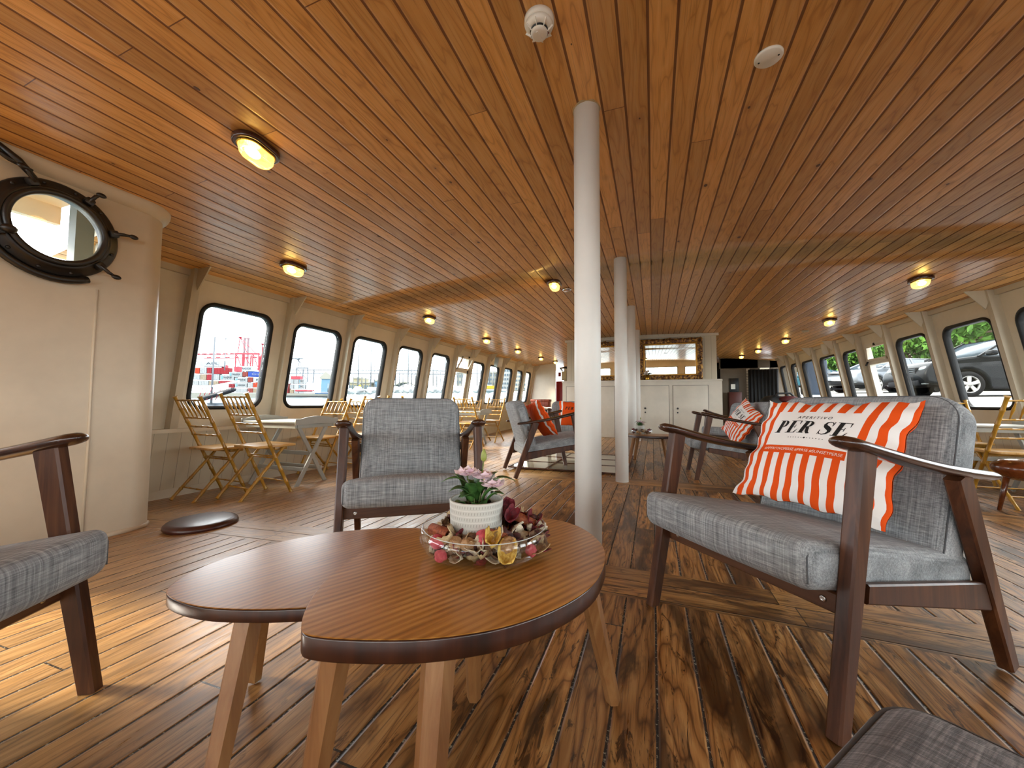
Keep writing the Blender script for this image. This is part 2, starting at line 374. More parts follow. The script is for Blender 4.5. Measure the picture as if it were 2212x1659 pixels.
    def build(s, name, mats, parent=None, weld=False, fixn=False):
        me = bpy.data.meshes.new(name); me.from_pydata(s.v, [], s.f)
        for m in (mats if isinstance(mats, (list, tuple)) else [mats]): me.materials.append(m)
        me.polygons.foreach_set('material_index', s.mi); me.polygons.foreach_set('use_smooth', s.sm)
        if weld or fixn:
            bm = bmesh.new(); bm.from_mesh(me)
            if weld: bmesh.ops.remove_doubles(bm, verts=bm.verts, dist=1e-5)
            bmesh.ops.recalc_face_normals(bm, faces=bm.faces); bm.to_mesh(me); bm.free()
        me.update(); o = bpy.data.objects.new(name, me); COL.objects.link(o)
        if parent is not None: o.parent = parent
        return o
def tag(o, label=None, cat=None, group=None, kind=None):
    if label: o['label'] = label
    if cat: o['category'] = cat
    if group: o['group'] = group
    if kind: o['kind'] = kind
    return o
def empty(name, loc=(0, 0, 0), rz=0, label=None, cat=None, group=None, kind=None):
    o = bpy.data.objects.new(name, None); COL.objects.link(o); o.location = loc; o.rotation_euler = (0, 0, rz); o.empty_display_size = .1
    return tag(o, label, cat, group, kind)
CH = {}
def kids(o): return [c for c in bpy.data.objects if c.parent == o]
def dup(root, loc=None, rz=None, label=None, group=None, parent=None):
    c = root.copy(); COL.objects.link(c)
    if parent is not None: c.parent = parent; c.matrix_parent_inverse = root.matrix_parent_inverse.copy()
    if root not in CH: CH[root] = kids(root)
    for k in CH[root]: dup(k, parent=c)
    if loc is not None: c.location = loc
    if rz is not None: c.rotation_euler = (0, 0, rz)
    if label: c['label'] = label
    if group: c['group'] = group
    return c
def face(fx, fy): return math.atan2(fx, -fy)       # turn for a thing built facing -Y
def rrect(x0, x1, y0, y1, r, seg=6):
    pts = []
    for cx, cy, a0 in ((x1 - r, y0 + r, -90), (x1 - r, y1 - r, 0), (x0 + r, y1 - r, 90), (x0 + r, y0 + r, 180)):
        for i in range(seg + 1):
            a = math.radians(a0 + 90 * i / seg); pts.append((cx + r * math.cos(a), cy + r * math.sin(a)))
    return pts

# ------------------------------------------------------------------ the room shell
def struct(o, kind='structure'): o['kind'] = kind; return o
YB, YE = -5.2, 13.45
ys = [YB + i * .62 for i in range(int((YE + 3 - YB) / .62) + 1)] + [YE + 3.2]
ys = sorted(set(ys + [1.60, 1.88, 3.78, 4.10, 8.5]))
xs = [-4.6 + .31 * i for i in range(29)]
b = MB(); vs = []; fs = []; mi = []
for y in ys:
    for x in xs: vs.append((x, y, fz(x, y)))
nx = len(xs)
for j in range(len(ys) - 1):
    cross = 1.59 < ys[j] < 1.87 or 3.77 < ys[j] < 4.09
    for i in range(nx - 1):
        fs.append((j * nx + i, j * nx + i + 1, (j + 1) * nx + i + 1, (j + 1) * nx + i)); mi.append(1 if cross else 0)
b.v = vs; b.f = fs; b.mi = mi; b.sm = [True] * len(fs)
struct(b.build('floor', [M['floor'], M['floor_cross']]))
b = MB(); vs = []; fs = []
for y in ys:
    for x in xs: vs.append((x, y, cz(x, y)))
for j in range(len(ys) - 1):
    for i in range(nx - 1):
        if xs[i + 1] < -3.2 and .40 < ys[j + 1] and ys[j] < 1.5: continue
        fs.append((j * nx + i, (j + 1) * nx + i, (j + 1) * nx + i + 1, j * nx + i + 1))
b.v = vs; b.f = fs; b.mi = [0] * len(fs); b.sm = [True] * len(fs)
struct(b.build('ceiling', [M['pine']]))
b = MB(); b.box((-.3, 5, 2.75), (9.4, 23, .06)); b.build('roof', M['white_far'])['kind'] = 'structure'

def bay(mb, side, y0, y1, win, off=0.0):
    """one bay of the leaning side wall with a rounded opening; inner skin, reveal and outer skin"""
    def P(y, z, d=0): return V(wx(side, z) + (-d if side < 0 else d), y, z)
    zb0, zb1 = fz(wx(side, 0), y0) - .02, fz(wx(side, 0), y1) - .02; zt0, zt1 = cz(wx(side, 2), y0) + .03, cz(wx(side, 2), y1) + .03
    if win is None:
        for d in (0, .05):
            mb.add([P(y0, zb0, d), P(y1, zb1, d), P(y1, zt1, d), P(y0, zt0, d)], [(0, 1, 2, 3)])
        return
    ya, yb, za, zb_, r = win; seg = 8
    inn = rrect(ya, yb, za, zb_, r, seg)
    cor = [(y1, zb1), (y1, zt1), (y0, zt0), (y0, zb0)]; out = []
    for k in range(4):
        c0 = cor[k - 1]; c = cor[k]; c2 = cor[(k + 1) % 4]
        for i in range(seg + 1):
            t = i / seg
            if t < .5: a, bb, s_ = c0, c, .82 + .18 * (t / .5)
            else: a, bb, s_ = c, c2, .18 * ((t - .5) / .5)
            out.append((a[0] + (bb[0] - a[0]) * s_, a[1] + (bb[1] - a[1]) * s_))
    n = len(inn)
    for d in (0, .05):
        mb.add([P(y, z, d) for y, z in inn] + [P(y, z, d) for y, z in out], [(i, (i + 1) % n, (i + 1) % n + n, i + n) for i in range(n)])
    mb.add([P(y, z, 0) for y, z in inn] + [P(y, z, .05) for y, z in inn], [(i, (i + 1) % n, (i + 1) % n + n, i + n) for i in range(n)], 0, True)
WN = [0]; TN = [0]
def window(side, ya, yb, za, zb_, r, hopper=False):
    WN[0] += 1; root = empty('window_%d' % WN[0], (wx(side, za), (ya + yb) / 2, za)); root['kind'] = 'structure'
    inv = Matrix.Translation(root.location).inverted()
    def P(y, z, d): return inv @ V(wx(side, z) + (-d if side < 0 else d), y, z)
    g = MB()
    if not hopper:
        A = rrect(ya - .012, yb + .012, za - .012, zb_ + .012, r + .012, 8); B = rrect(ya + .026, yb - .026, za + .026, zb_ - .026, r - .02, 8); n = len(A)
        L = [[P(y, z, .052) for y, z in A], [P(y, z, -.012) for y, z in A], [P(y * .6 + A[i][0] * .4, z * .6 + A[i][1] * .4, -.02) for i, (y, z) in enumerate(B)], [P(y, z, -.008) for y, z in B], [P(y, z, .052) for y, z in B]]
        g.add([p for l in L for p in l], [(i * n + k, i * n + (k + 1) % n, (i + 1) * n + (k + 1) % n, (i + 1) * n + k) for i in range(4) for k in range(n)], 0, True)
        o = g.build('gasket', M['rubber'], root, fixn=True)
        p = MB(); p.slab(B, .018, .024, fn=lambda q: P(q.x, q.y, q.z)); p.build('glass_pane', M['glass'], root, fixn=True)
    else:
        zm = za + (zb_ - za) * .70; w = .035
        for z0, z1 in ((za, zm), (zm, zb_)):
            for (a, b_, c, d) in ((ya, yb, z0, z0 + w), (ya, yb, z1 - w, z1), (ya, ya + w, z0, z1), (yb - w, yb, z0, z1)):
                vs = [P(y, z, dd) for dd in (-.03, .05) for y, z in ((a, c), (b_, c), (b_, d), (a, d))]
                g.add(vs, [(0, 1, 2, 3), (7, 6, 5, 4), (0, 4, 5, 1), (1, 5, 6, 2), (2, 6, 7, 3), (3, 7, 4, 0)])
        g.build('frame', M['white_far'], root)
        p = MB(); B = [(ya + w, za + w), (yb - w, za + w), (yb - w, zm - w), (ya + w, zm - w)]
        p.slab(B, .018, .024, fn=lambda q: P(q.x, q.y, q.z)); p.build('glass_pane', M['glass'], root)
        # the upper light is a hopper tilted into the room
        hp = MB(); s_ = 1 if side < 0 else -1; x0 = wx(side, zm) + .03 * s_
        lean = .16 if side < 0 else .02
        def H(y, t, d): return inv @ V(x0 + s_ * (lean * t + d), y, zm + .02 + (zb_ - zm - .05) * t)
        for (a, b_, c, d) in ((ya + .02, yb - .02, 0, .14), (ya + .02, yb - .02, .86, 1), (ya + .02, ya + .06, 0, 1), (yb - .06, yb - .02, 0, 1)):
            vs = [H(y, t, dd) for dd in (0, .025) for y, t in ((a, c), (b_, c), (b_, d), (a, d))]
            hp.add(vs, [(0, 1, 2, 3), (7, 6, 5, 4), (0, 4, 5, 1), (1, 5, 6, 2), (2, 6, 7, 3), (3, 7, 4, 0)])
        hf = hp.build('hopper_frame', M['white_far'], root)
        p = MB(); vs = [H(y, t, dd) for dd in (.01, .015) for y, t in ((ya + .06, .14), (yb - .06, .14), (yb - .06, .86), (ya + .06, .86))]
        p.add(vs, [(0, 1, 2, 3), (7, 6, 5, 4), (0, 4, 5, 1), (1, 5, 6, 2), (2, 6, 7, 3), (3, 7, 4, 0)]); p.build('glass_pane', M['glass'], hf)
        kn = MB(); kn.box(H((ya + yb) / 2, 1.0, .03), (.03, .03, .04)); kn.tube([H(yb - .04, .0, .02), H(yb - .04, -.25, .05)], .014); kn.build('latch', M['black'], root)
def frame_post(side, y, z_top_extra=0):
    TN[0] += 1; s_ = 1 if side < 0 else -1; zs = .49 + sheer(y); zt = cz(wx(side, 2), y) + .02
    b = MB(); w = .064
    vs = []
    for z in (zs, zt):
        x = wx(side, z)
        for dx in (0, .085):
            for dy in (-w / 2, w / 2): vs.append((x + s_ * dx, y + dy, z))
    b.add(vs, [(0, 1, 3, 2), (4, 6, 7, 5), (0, 4, 5, 1), (2, 3, 7, 6), (0, 2, 6, 4), (1, 5, 7, 3)])
    for k in (0, .0):
        pass
    x = wx(side, zt) + s_ * .08; t = .012
    vs = [(x + s_ * dx, y + dy, zt + dz - .01) for dy in (-t / 2, t / 2) for dx, dz in ((-.06, 0), (.17, -.0), (.0, -.21))]
    b.add(vs, [(0, 1, 2), (5, 4, 3), (0, 3, 4, 1), (1, 4, 5, 2), (2, 5, 3, 0)])
    o = b.build('trim_%d' % TN[0], M['grey_trim'], fixn=True); o['kind'] = 'structure'; return o

PORT = [2.33, 3.38, 4.36, 5.44, 6.48, 7.52, 8.32, 9.32, 10.39, 11.48, 12.38, 13.45]
PW = [(2.45, 3.20), (3.50, 4.25), (4.50, 5.24), (5.56, 6.30), (6.62, 7.34), None, (8.45, 9.16), (9.48, 10.2), (10.56, 11.28), (11.62, 12.27), (12.56, 13.2)]
b = MB(); bay(b, -1, 1.66, PORT[0], None)
for k in range(11):
    y0, y1 = PORT[k], PORT[k + 1]; s_ = sheer((y0 + y1) / 2)
    w = PW[k]
    if w: win = (w[0], w[1], .685 + s_, 1.735 + s_, .13); bay(b, -1, y0, y1, win); window(-1, *win)
    else: win = (y0 + .10, y1 - .10, .685 + s_, 1.80 + s_, .02); bay(b, -1, y0, y1, win); window(-1, *win, hopper=True)
    frame_post(-1, y0)
frame_post(-1, YE - .03)
# port side abaft the photographer
PB = [-5.2, -4.06, -2.92, -1.78, -.64, .48]
for k in range(5):
    if k < 3: win = (PB[k] + .12, PB[k + 1] - .12, .685, 1.735, .13); bay(b, -1, PB[k], PB[k + 1], win); window(-1, *win)
    elif k == 3: win = (PB[3] + .12, PB[5] - .12, -.10, 1.86, .10); bay(b, -1, PB[3], PB[5], win)
    elif k == 4: pass
    else: bay(b, -1, PB[k], PB[k + 1], None)
struct(b.build('wall_port', M['white']))
STAR = [5.66, 6.73, 7.70, 8.60, 9.46, 10.62, 11.68, 12.48, 13.45]
SWN = [(5.80, 6.58), (6.88, 7.60), None, (8.72, 9.36), (9.62, 10.48), (10.78, 11.56), (11.82, 12.36), (12.62, 13.3)]
b = MB()
for k in range(8):
    y0, y1 = STAR[k], STAR[k + 1]; s_ = sheer((y0 + y1) / 2); w = SWN[k]
    if w: win = (w[0], w[1], .70 + s_, 1.735 + s_, .13); bay(b, 1, y0, y1, win); window(1, *win)
    else: win = (y0 + .10, y1 - .14, .70 + s_, 1.78 + s_, .02); bay(b, 1, y0, y1, win); window(1, *win, hopper=True)
    frame_post(1, y0)
SB = [5.66 - 1.06 * i for i in range(11)]
for k in range(10):
    y1, y0 = SB[k], SB[k + 1]; s_ = sheer((y0 + y1) / 2); win = (y0 + .15, y1 - .15, .70 + s_, 1.735 + s_, .13)
    bay(b, 1, y0, y1, win); window(1, *win)
    if y0 > 1: frame_post(1, y0)
struct(b.build('wall_starboard', M['white']))
# wainscot, ledge and skirting along both sides
def lining(side, ya, yb):
    s_ = 1 if side < 0 else -1; n = 24; b = MB(); l = MB(); k_ = MB()
    for i in range(n):
        P = []
        for y in (ya + (yb - ya) * i / n, ya + (yb - ya) * (i + 1) / n):
            zb = fz(wx(side, 0), y); zt = .475 + sheer(y)
            P.append([(wx(side, zb) + s_ * .05, y, zb - .01), (wx(side, zt) + s_ * .05, y, zt)])
        b.add([P[0][0], P[1][0], P[1][1], P[0][1]], [(0, 1, 2, 3)])
        for mb, z0, z1, d in ((l, 'T', 0, .10), (k_, 'B', 0, .075)):
            vs = []
            for y in (ya + (yb - ya) * i / n, ya + (yb - ya) * (i + 1) / n):
                if z0 == 'T': za, zc = .46 + sheer(y), .495 + sheer(y)
                else: za, zc = fz(wx(side, 0), y) - .01, fz(wx(side, 0), y) + .085
                x = wx(side, za)
                vs += [(x, y, za), (x + s_ * d, y, za), (x + s_ * d, y, zc), (x, y, zc)]
            mb.add(vs, [(0, 4, 5, 1), (1, 5, 6, 2), (2, 6, 7, 3), (0, 1, 2, 3), (7, 6, 5, 4)])
    nm = 'port' if side < 0 else 'starboard'
    struct(b.build('wall_%s_wainscot' % nm, M['bead'], fixn=True)); TN[0] += 1
    struct(l.build('trim_%d' % TN[0], M['white'], fixn=True)); struct(k_.build('baseboard_' + nm, M['white'], fixn=True))
    c = MB()
    for i in range(n):
        vs = []
        for y in (ya + (yb - ya) * i / n, ya + (yb - ya) * (i + 1) / n):
            z = cz(wx(side, 2), y); x = wx(side, z)
            vs += [(x - s_ * .02, y, z - .055), (x + s_ * .025, y, z - .055), (x + s_ * .03, y, z + .01), (x - s_ * .02, y, z + .01)]
        c.add(vs, [(0, 4, 5, 1), (1, 5, 6, 2), (0, 1, 2, 3), (7, 6, 5, 4)])
    TN[0] += 1; struct(c.build('trim_%d' % TN[0], M['grey_trim'], fixn=True))
lining(-1, 1.66, YE); lining(1, -5, YE)
# bow end of the saloon behind the photographer, with three wide panes
b = MB()
def backwall():
    segs = [(-4.45, -2.1), (-1.9, 1.3), (1.5, 3.85)]
    def panel(x0, x1, z0, z1, d=.06): b.box(((x0 + x1) / 2, -5.2, (z0 + z1) / 2), (x1 - x0, d, z1 - z0))
    panel(-4.6, 4.1, -.4, .75); panel(-4.6, 4.1, 1.85, 2.3); 
    for x0, x1 in ((-4.6, -4.2), (-2.2, -1.9), (1.3, 1.6), (3.6, 4.1)): panel(x0, x1, .75, 1.85)
backwall(); struct(b.build('wall_bow', M['white']))
for x0, x1 in ((-4.2, -2.2), (-1.9, 1.3), (1.6, 3.6)):
    WN[0] += 1; r_ = empty('window_%d' % WN[0], ((x0 + x1) / 2, -5.2, .75)); struct(r_)
    g = MB(); w = x1 - x0
    for c, d in (((0, 0, .03), (w, .08, .06)), ((0, 0, 1.07), (w, .08, .06)), ((-w / 2 + .03, 0, .55), (.06, .08, 1.1)), ((w / 2 - .03, 0, .55), (.06, .08, 1.1))): g.box(c, d)
    g.build('frame', M['grey_trim'], r_); g = MB(); g.box((0, 0, .55), (w - .1, .006, 1.0)); g.build('glass_pane', M['glass'], r_)

# the casing on the port side with the porthole
PX = -3.17
def casing():
    b = MB(); H = 44; cy, cz_, hr = 1.115, 1.725, .20
    zt = 2.04
    # face with a round hole, from y=-0.6 to y=1.50
    inn = [(cy + hr * math.cos(2 * PI * k / H), cz_ + hr * math.sin(2 * PI * k / H)) for k in range(H)]
    def sq(k, x0, x1, z0, z1):
        a = 2 * PI * k / H; dx, dz = math.cos(a), math.sin(a); t = 1e9
        if dx > 1e-6: t = min(t, (x1 - cy) / dx)
        if dx < -1e-6: t = min(t, (x0 - cy) / dx)
        if dz > 1e-6: t = min(t, (z1 - cz_) / dz)
        if dz < -1e-6: t = min(t, (z0 - cz_) / dz)
        return (cy + dx * t, cz_ + dz * t)
    y0, y1, z0, z1 = .80, 1.46, 1.395, 2.055
    out = [sq(k, y0, y1, z0, z1) for k in range(H)]
    for c_ in ((y0, z0), (y0, z1), (y1, z0), (y1, z1)):
        out[min(range(H), key=lambda k: math.dist(out[k], c_))] = c_
    for d in (0, -.05):
        b.add([V(PX + d, y, z) for y, z in inn] + [V(PX + d, y, z) for y, z in out], [(k, (k + 1) % H, (k + 1) % H + H, k + H) for k in range(H)])
    b.add([V(PX, y, z) for y, z in inn] + [V(PX - .05, y, z) for y, z in inn], [(k, (k + 1) % H, (k + 1) % H + H, k + H) for k in range(H)])
    for d in (0, -.05):
        for (a, c, e, f) in ((.46, .80, -.2, 2.2), (.80, 1.52, -.2, 1.395), (.80, 1.52, 2.055, 2.2), (1.46, 1.52, 1.395, 2.055)):
            b.add([V(PX + d, a, e), V(PX + d, c, e), V(PX + d, c, f), V(PX + d, a, f)], [(0, 1, 2, 3)])
    R = .15; vs = []; n = 10
    for z in (-.2, 2.2):
        for i in range(n + 1):
            a = PI / 2 * i / n; vs.append((PX - R + R * math.cos(a), 1.52 + R * math.sin(a), z))
    b.add(vs, [(i, i + 1, i + n + 2, i + n + 1) for i in range(n)], 0, True)
    b.add([(PX - R, 1.67, -.2), (-4.5, 1.67, -.2), (-4.5, 1.67, 2.2), (PX - R, 1.67, 2.2)], [(0, 1, 2, 3)])
    b.add([(PX, .46, -.2), (-4.5, .46, -.2), (-4.5, .46, 2.2), (PX, .46, 2.2)], [(0, 1, 2, 3)])
    # weld seam down the face
    b.tube([(PX + .001, 1.30, -.1), (PX + .002, 1.302, .5), (PX + .001, 1.299, 1.0), (PX + .001, 1.301, 1.43)], .007, 8)
    struct(b.build('wall_casing', M['white'], weld=True, fixn=True))
    t = MB(); path = [(PX, .46)] + [(PX, .46 + 1.06 * i / 8) for i in range(1, 9)] + [(PX - R + R * math.cos(PI / 2 * i / n), 1.52 + R * math.sin(PI / 2 * i / n)) for i in range(1, n + 1)] + [(-4.1, 1.67)]
    prof = [(-.01, -.075), (.012, -.07), (.03, -.045), (.04, -.02), (.045, .02), (-.01, .02)]; k = len(prof); vs = []
    for i, p in enumerate(path):
        a = Vector(path[max(0, i - 1)]); c = Vector(path[min(len(path) - 1, i + 1)]); d = (c - a).normalized(); nn = (d.y, -d.x)
        for o, z in prof: vs.append((p[0] + nn[0] * o, p[1] + nn[1] * o, cz(p[0], p[1]) + z))
    t.add(vs, [(i * k + j, i * k + j + 1, (i + 1) * k + j + 1, (i + 1) * k + j) for i in range(len(path) - 1) for j in range(k - 1)], 0, True)
    TN[0] += 1; struct(t.build('trim_%d' % TN[0], M['white'], fixn=True))
    t = MB()
    t.tube([(PX + .002, 1.26, fz(PX, 1.3) + .01), (PX + .002, 1.5, fz(PX, 1.5) + .01), (PX - .03, 1.61, -.075), (PX - .12, 1.67, -.08)], .016, 8)
    TN[0] += 1; struct(t.build('trim_%d' % TN[0], M['white']))
casing()
# open side deck seen through the porthole: overhang and stanchion
b = MB(); b.box((-3.95, 1.06, 2.40), (1.5, 1.2, .05)); b.box((-4.68, 1.06, 2.33), (.06, 1.2, .20)); struct(b.build('deck_overhang', M['grey_trim']))
b = MB(); b.box((-3.98, 1.53, 1.1), (.10, .10, 3.0)); tag(b.build('deck_stanchion', paint('grey_stanchion_paint', '6d7270', .6)), 'grey steel deck post seen through the porthole glass', 'post')

# porthole: ring, inner ring, glass, dogs and hinge
ph = empty('porthole', (PX, 1.115, 1.725), 0, 'round dark bronze porthole with wing nuts in the cream casing wall', 'porthole')
MX = Matrix.Rotation(PI / 2, 3, 'Y')
b = MB(); b.lathe([(.30, 0), (.302, .012), (.292, .022), (.262, .026), (.256, .04), (.245, .046), (.232, .046), (.224, .03), (.222, -.05)], (0, 0, 0), 64, M3=MX, cap=False)
for k in range(12):
    a = 2 * PI * (k + .5) / 12; b.ell((.024, .277 * math.cos(a), .277 * math.sin(a)), (.007, .011, .011), 8, 6)
b.build('rim', M['iron'], ph)
b = MB(); b.lathe([(.234, .040), (.236, .055), (.226, .062), (.206, .060), (.200, .048), (.200, .02)], (0, 0, 0), 64, M3=MX, cap=False); b.build('glass_ring', M['iron'], ph)
b = MB(); b.lathe([(.203, .022), (.203, .034)], (0, 0, 0), 48, M3=MX); b.build('glass_pane', M['glass'], ph)
for k, a in enumerate((15, -42, 62, 118, 205)):
    a = math.radians(a); c, s_ = math.cos(a), math.sin(a); b = MB()
    b.box((.045, .268 * c, .268 * s_), (.05, .05, .05), Euler((a, 0, 0)), bev=.012)
    if k != 4:
        b.tube([(.06, .26 * c, .26 * s_), (.065, .32 * c, .32 * s_), (.07, .37 * c, .345 * s_ - .002)], [.012, .012, .007], 8)
        b.ell((.072, .372 * c, .345 * s_ - .004), (.010, .028, .017), 8, 6)
    else: b.ell((.075, .235 * c, .235 * s_), (.028, .035, .026), 10, 8)
    b.build('dog_clamp', M['iron'], ph)
b = MB(); pts = [(.028, .325 * math.cos(math.radians(a)), .325 * math.sin(math.radians(a))) for a in range(-150, -55, 8)]
b.tube(pts, .022, 8); b.build('hinge_bar', M['iron'], ph)
b = MB(); b.tube([(.05, -.12, .26), (.055, -.19, .33), (.05, -.29, .40)], [.016, .022, .014], 8); b.tube([(.05, -.13, .30), (.05, -.22, .32), (.05, -.31, .36)], [.01, .014, .01], 8); b.build('hanging_hook', M['iron'], ph)
ph.scale = (.9, .88, .88)
# small handles on the port wall beside the first window
hk = MB()
for dz in (0,):
    pts = [(.0, -.06, .0), (.03, -.03, -.005), (.05, 0, .018), (.05, .035, .012), (.05, .045, -.01), (.05, .02, -.03), (.05, -.02, -.02), (.03, -.05, -.005)]
    hk.tube(pts, .007, 8)
o = hk.build('loop_handle', M['black']); o.location = (-3.62, 1.70, 1.58); tag(o, 'black loop handle on the wall between the casing and the first port window', 'handle')

# columns
for i, y in enumerate((1.84, 3.92, 5.95, 8.03)):
    b = MB(); b.lathe([(.062, fz(-.29, y) - .01), (.062, cz(-.29, y) + .01)], (-.29, y, 0), 40)
    o = b.build('column', M['column']); struct(o)
    o['label'] = 'round white steel column, ' + ('nearest, rising behind the leaf table', 'second from the front', 'third from the front', 'farthest, close to the white cabinet')[i]
    r_ = MB(); r_.lathe([(.066, fz(-.29, y)), (.064, fz(-.29, y) + .006)], (-.29, y, 0), 40)
# sealant ring where the first column meets the ceiling
b = MB(); zc = cz(-.29, 1.84)
for k in range(40):
    a = 2 * PI * k / 40; a2 = 2 * PI * (k + 1) / 40; r = .068 + .008 * noise.noise(V(math.cos(a) * 2, math.sin(a) * 2, 0)); r2 = .068 + .008 * noise.noise(V(math.cos(a2) * 2, math.sin(a2) * 2, 0))
    b.add([(-.29 + .06 * math.cos(a), 1.84 + .06 * math.sin(a), zc - .006), (-.29 + .06 * math.cos(a2), 1.84 + .06 * math.sin(a2), zc - .006), (-.29 + r2 * math.cos(a2), 1.84 + r2 * math.sin(a2), zc - .001), (-.29 + r * math.cos(a), 1.84 + r * math.sin(a), zc - .001)], [(0, 1, 2, 3)])
TN[0] += 1; struct(b.build('trim_%d' % TN[0], paint('sealant', 'b59c72', .5)))

# aft end: central cabin with mirrors, side panels and recesses
CX0, CX1 = -1.90, 1.285
b = MB(); zf = fz(-.3, 8.6) - .06
b.box(((CX0 + CX1) / 2 + .0, 11.1, 1.2), (CX1 - CX0 - .12, 4.8, 2.6)); struct(b.build('wall_cabin', M['panel']))
b = MB(); 
for x0, x1, y in ((CX0 + .04, CX1 - .04, 8.69),): b.box(((x0 + x1) / 2, y, 2.18), (x1 - x0 + .04, .06, .05))
TN[0] += 1; struct(b.build('trim_%d' % TN[0], M['white']))
cab = empty('cabinet', (-.31, 8.5, 0), 0, 'long low white cabinet with doors below the gilt mirrors', 'cabinet')
b = MB(); b.box((0, .095, .60), (CX1 - CX0, .19, 1.22 + .10)); b.box((0, .08, 1.235), (CX1 - CX0 + .01, .22, .03)); b.build('body', M['white_far'], cab)
for k, (xa, xb, kx) in enumerate(((-1.50, -1.0, -1.08), (-.92, -.46, -.86), (-.40, .06, -.34), (.07, .62, .16), (.70, 1.34, .78))):
    d = MB(); d.box(((xa + xb) / 2, -.006, .59), (xb - xa, .014, 1.09), bev=.003); dd = d.build('door', M['white_far'], cab)
    kz = .67
    n_ = MB(); n_.tube([(kx, -.012, kz), (kx, -.04, kz)], .008, 8); n_.ell((kx, -.05, kz), (.02, .016, .02), 12, 8); n_.build('knob', M['knob'], dd); n_ = MB(); n_.lathe([(.016, 0), (.016, .006)], (kx, -.012, kz - .085), 12, M3=Matrix.Rotation(PI / 2, 3, 'X')); n_.build('keyhole', M['knob'], dd)
    e_ = MB()
    for c, s_ in ((((xa + xb) / 2, -.003, 1.138), (xb - xa + .012, .006, .006)), ((xa - .004, -.003, .59), (.006, .006, 1.1)), ((xb + .004, -.003, .59), (.006, .006, 1.1))): e_.box(c, s_)
    e_.build('door_gap', M['dark'], cab)
# gilt mirrors
M['gilt'] = None
q = NT('antique_gilt_carving'); c = q.coord(); n1 = q.noise(c, 22, 4, .6); g_ = q.ramp(n1, [(.30, '24120a'), (.46, '5c3616'), (.58, 'b28234'), (.70, 'e0bc70')])
q.bump(q.noise(c, 40, 3, .6), .8, .01); M['gilt'] = q.base(g_, .4, .5, .3)
M['gilt_bright'] = NT('bright_gilt_lip').base('a9772a', .35, .5, .7)
def gilt_mirror(cx, label):
    r_ = empty('wall_mirror', (cx, 8.66, 1.255), 0, label, 'mirror', 'gilt framed mirrors above the cabinet'); w, h, f = 1.24, .87, .13
    g = MB(); n = 26
    pts = rrect(-w / 2, w / 2, 0, h, .03, 2); m = len(pts)
    def edge(ins): return [(max(-w / 2 + ins, min(w / 2 - ins, x)), max(ins, min(h - ins, z))) for x, z in path]
    path = []
    cor = [(-w / 2, 0), (w / 2, 0), (w / 2, h), (-w / 2, h)]
    for i in range(4):
        a, c_ = cor[i], cor[(i + 1) % 4]; L = math.dist(a, c_); k = int(L / .018)
        for j in range(k): path.append((a[0] + (c_[0] - a[0]) * j / k, a[1] + (c_[1] - a[1]) * j / k))
    prof = [(-.0, 0), (.0, .03), (.02, .055), (.05, .06), (.08, .04), (.10, .05)]; N = len(path); vs = []
    for ins, y in prof:
        for x, z in edge(ins):
            nz = noise.noise(V(x * 22, z * 22, ins * 30 + cx)); na = noise.noise(V(x * 9 + 5, z * 9, cx))
            o_ = (.016 * na if ins < .01 else 0)
            k = 1 + o_ / .6
            vs.append((x * k, -y - .022 * nz * (1 if 0 < ins < .09 else .3), h / 2 + (z - h / 2) * k))
    g.add(vs, [(i * N + j, i * N + (j + 1) % N, (i + 1) * N + (j + 1) % N, (i + 1) * N + j) for i in range(len(prof) - 1) for j in range(N)], 0, True)
    g.build('carved_frame', M['gilt'], r_, fixn=True)
    for x, z in ((-w / 2 + .05, h - .05), (w / 2 - .05, h - .05), (0, h - .04), (0, .05), (-w / 2 + .05, h / 2), (w / 2 - .05, h / 2), (-w / 2 + .05, .05), (w / 2 - .05, .05)):
        g = MB(); g.ell((x, -.07, z), (.05, .03, .05), 14, 8, fn=lambda p: p * (1 + .18 * math.sin(6 * math.atan2(p.z, p.x)))); g.ell((x, -.10, z), (.02, .012, .02), 8, 6)
        for sgn in (-1, 1):
            if abs(x) < .1: g.tube([(x + sgn * (.05 + .012 * t), -.065 - .01 * math.sin(t), z + .022 * math.sin(t * 1.1)) for t in range(9)], [.014, .013, .012, .011, .01, .009, .008, .007, .004], 6)
        g.build('rosette', M['gilt'], r_)
    g = MB(); 
    for c_, s_ in (((0, -.055, .115), (w - .2, .02, .03)), ((0, -.055, h - .115), (w - .2, .02, .03)), ((-w / 2 + .115, -.055, h / 2), (.03, .02, h - .2)), ((w / 2 - .115, -.055, h / 2), (.03, .02, h - .2))): g.box(c_, s_, bev=.006)
    g.build('gilt_lip', M['gilt_bright'], r_)
    g = MB(); g.box((0, -.038, h / 2), (w - .22, .012, h - .22)); gl = g.build('mirror_glass', M['mirror'], r_)
    r_.rotation_euler = (math.radians(2.0), 0, 0); return r_
gilt_mirror(.34, 'gilt carved mirror above the cabinet, fully in view right of the columns')
gilt_mirror(-.97, 'gilt carved mirror above the cabinet, half hidden behind the white columns')
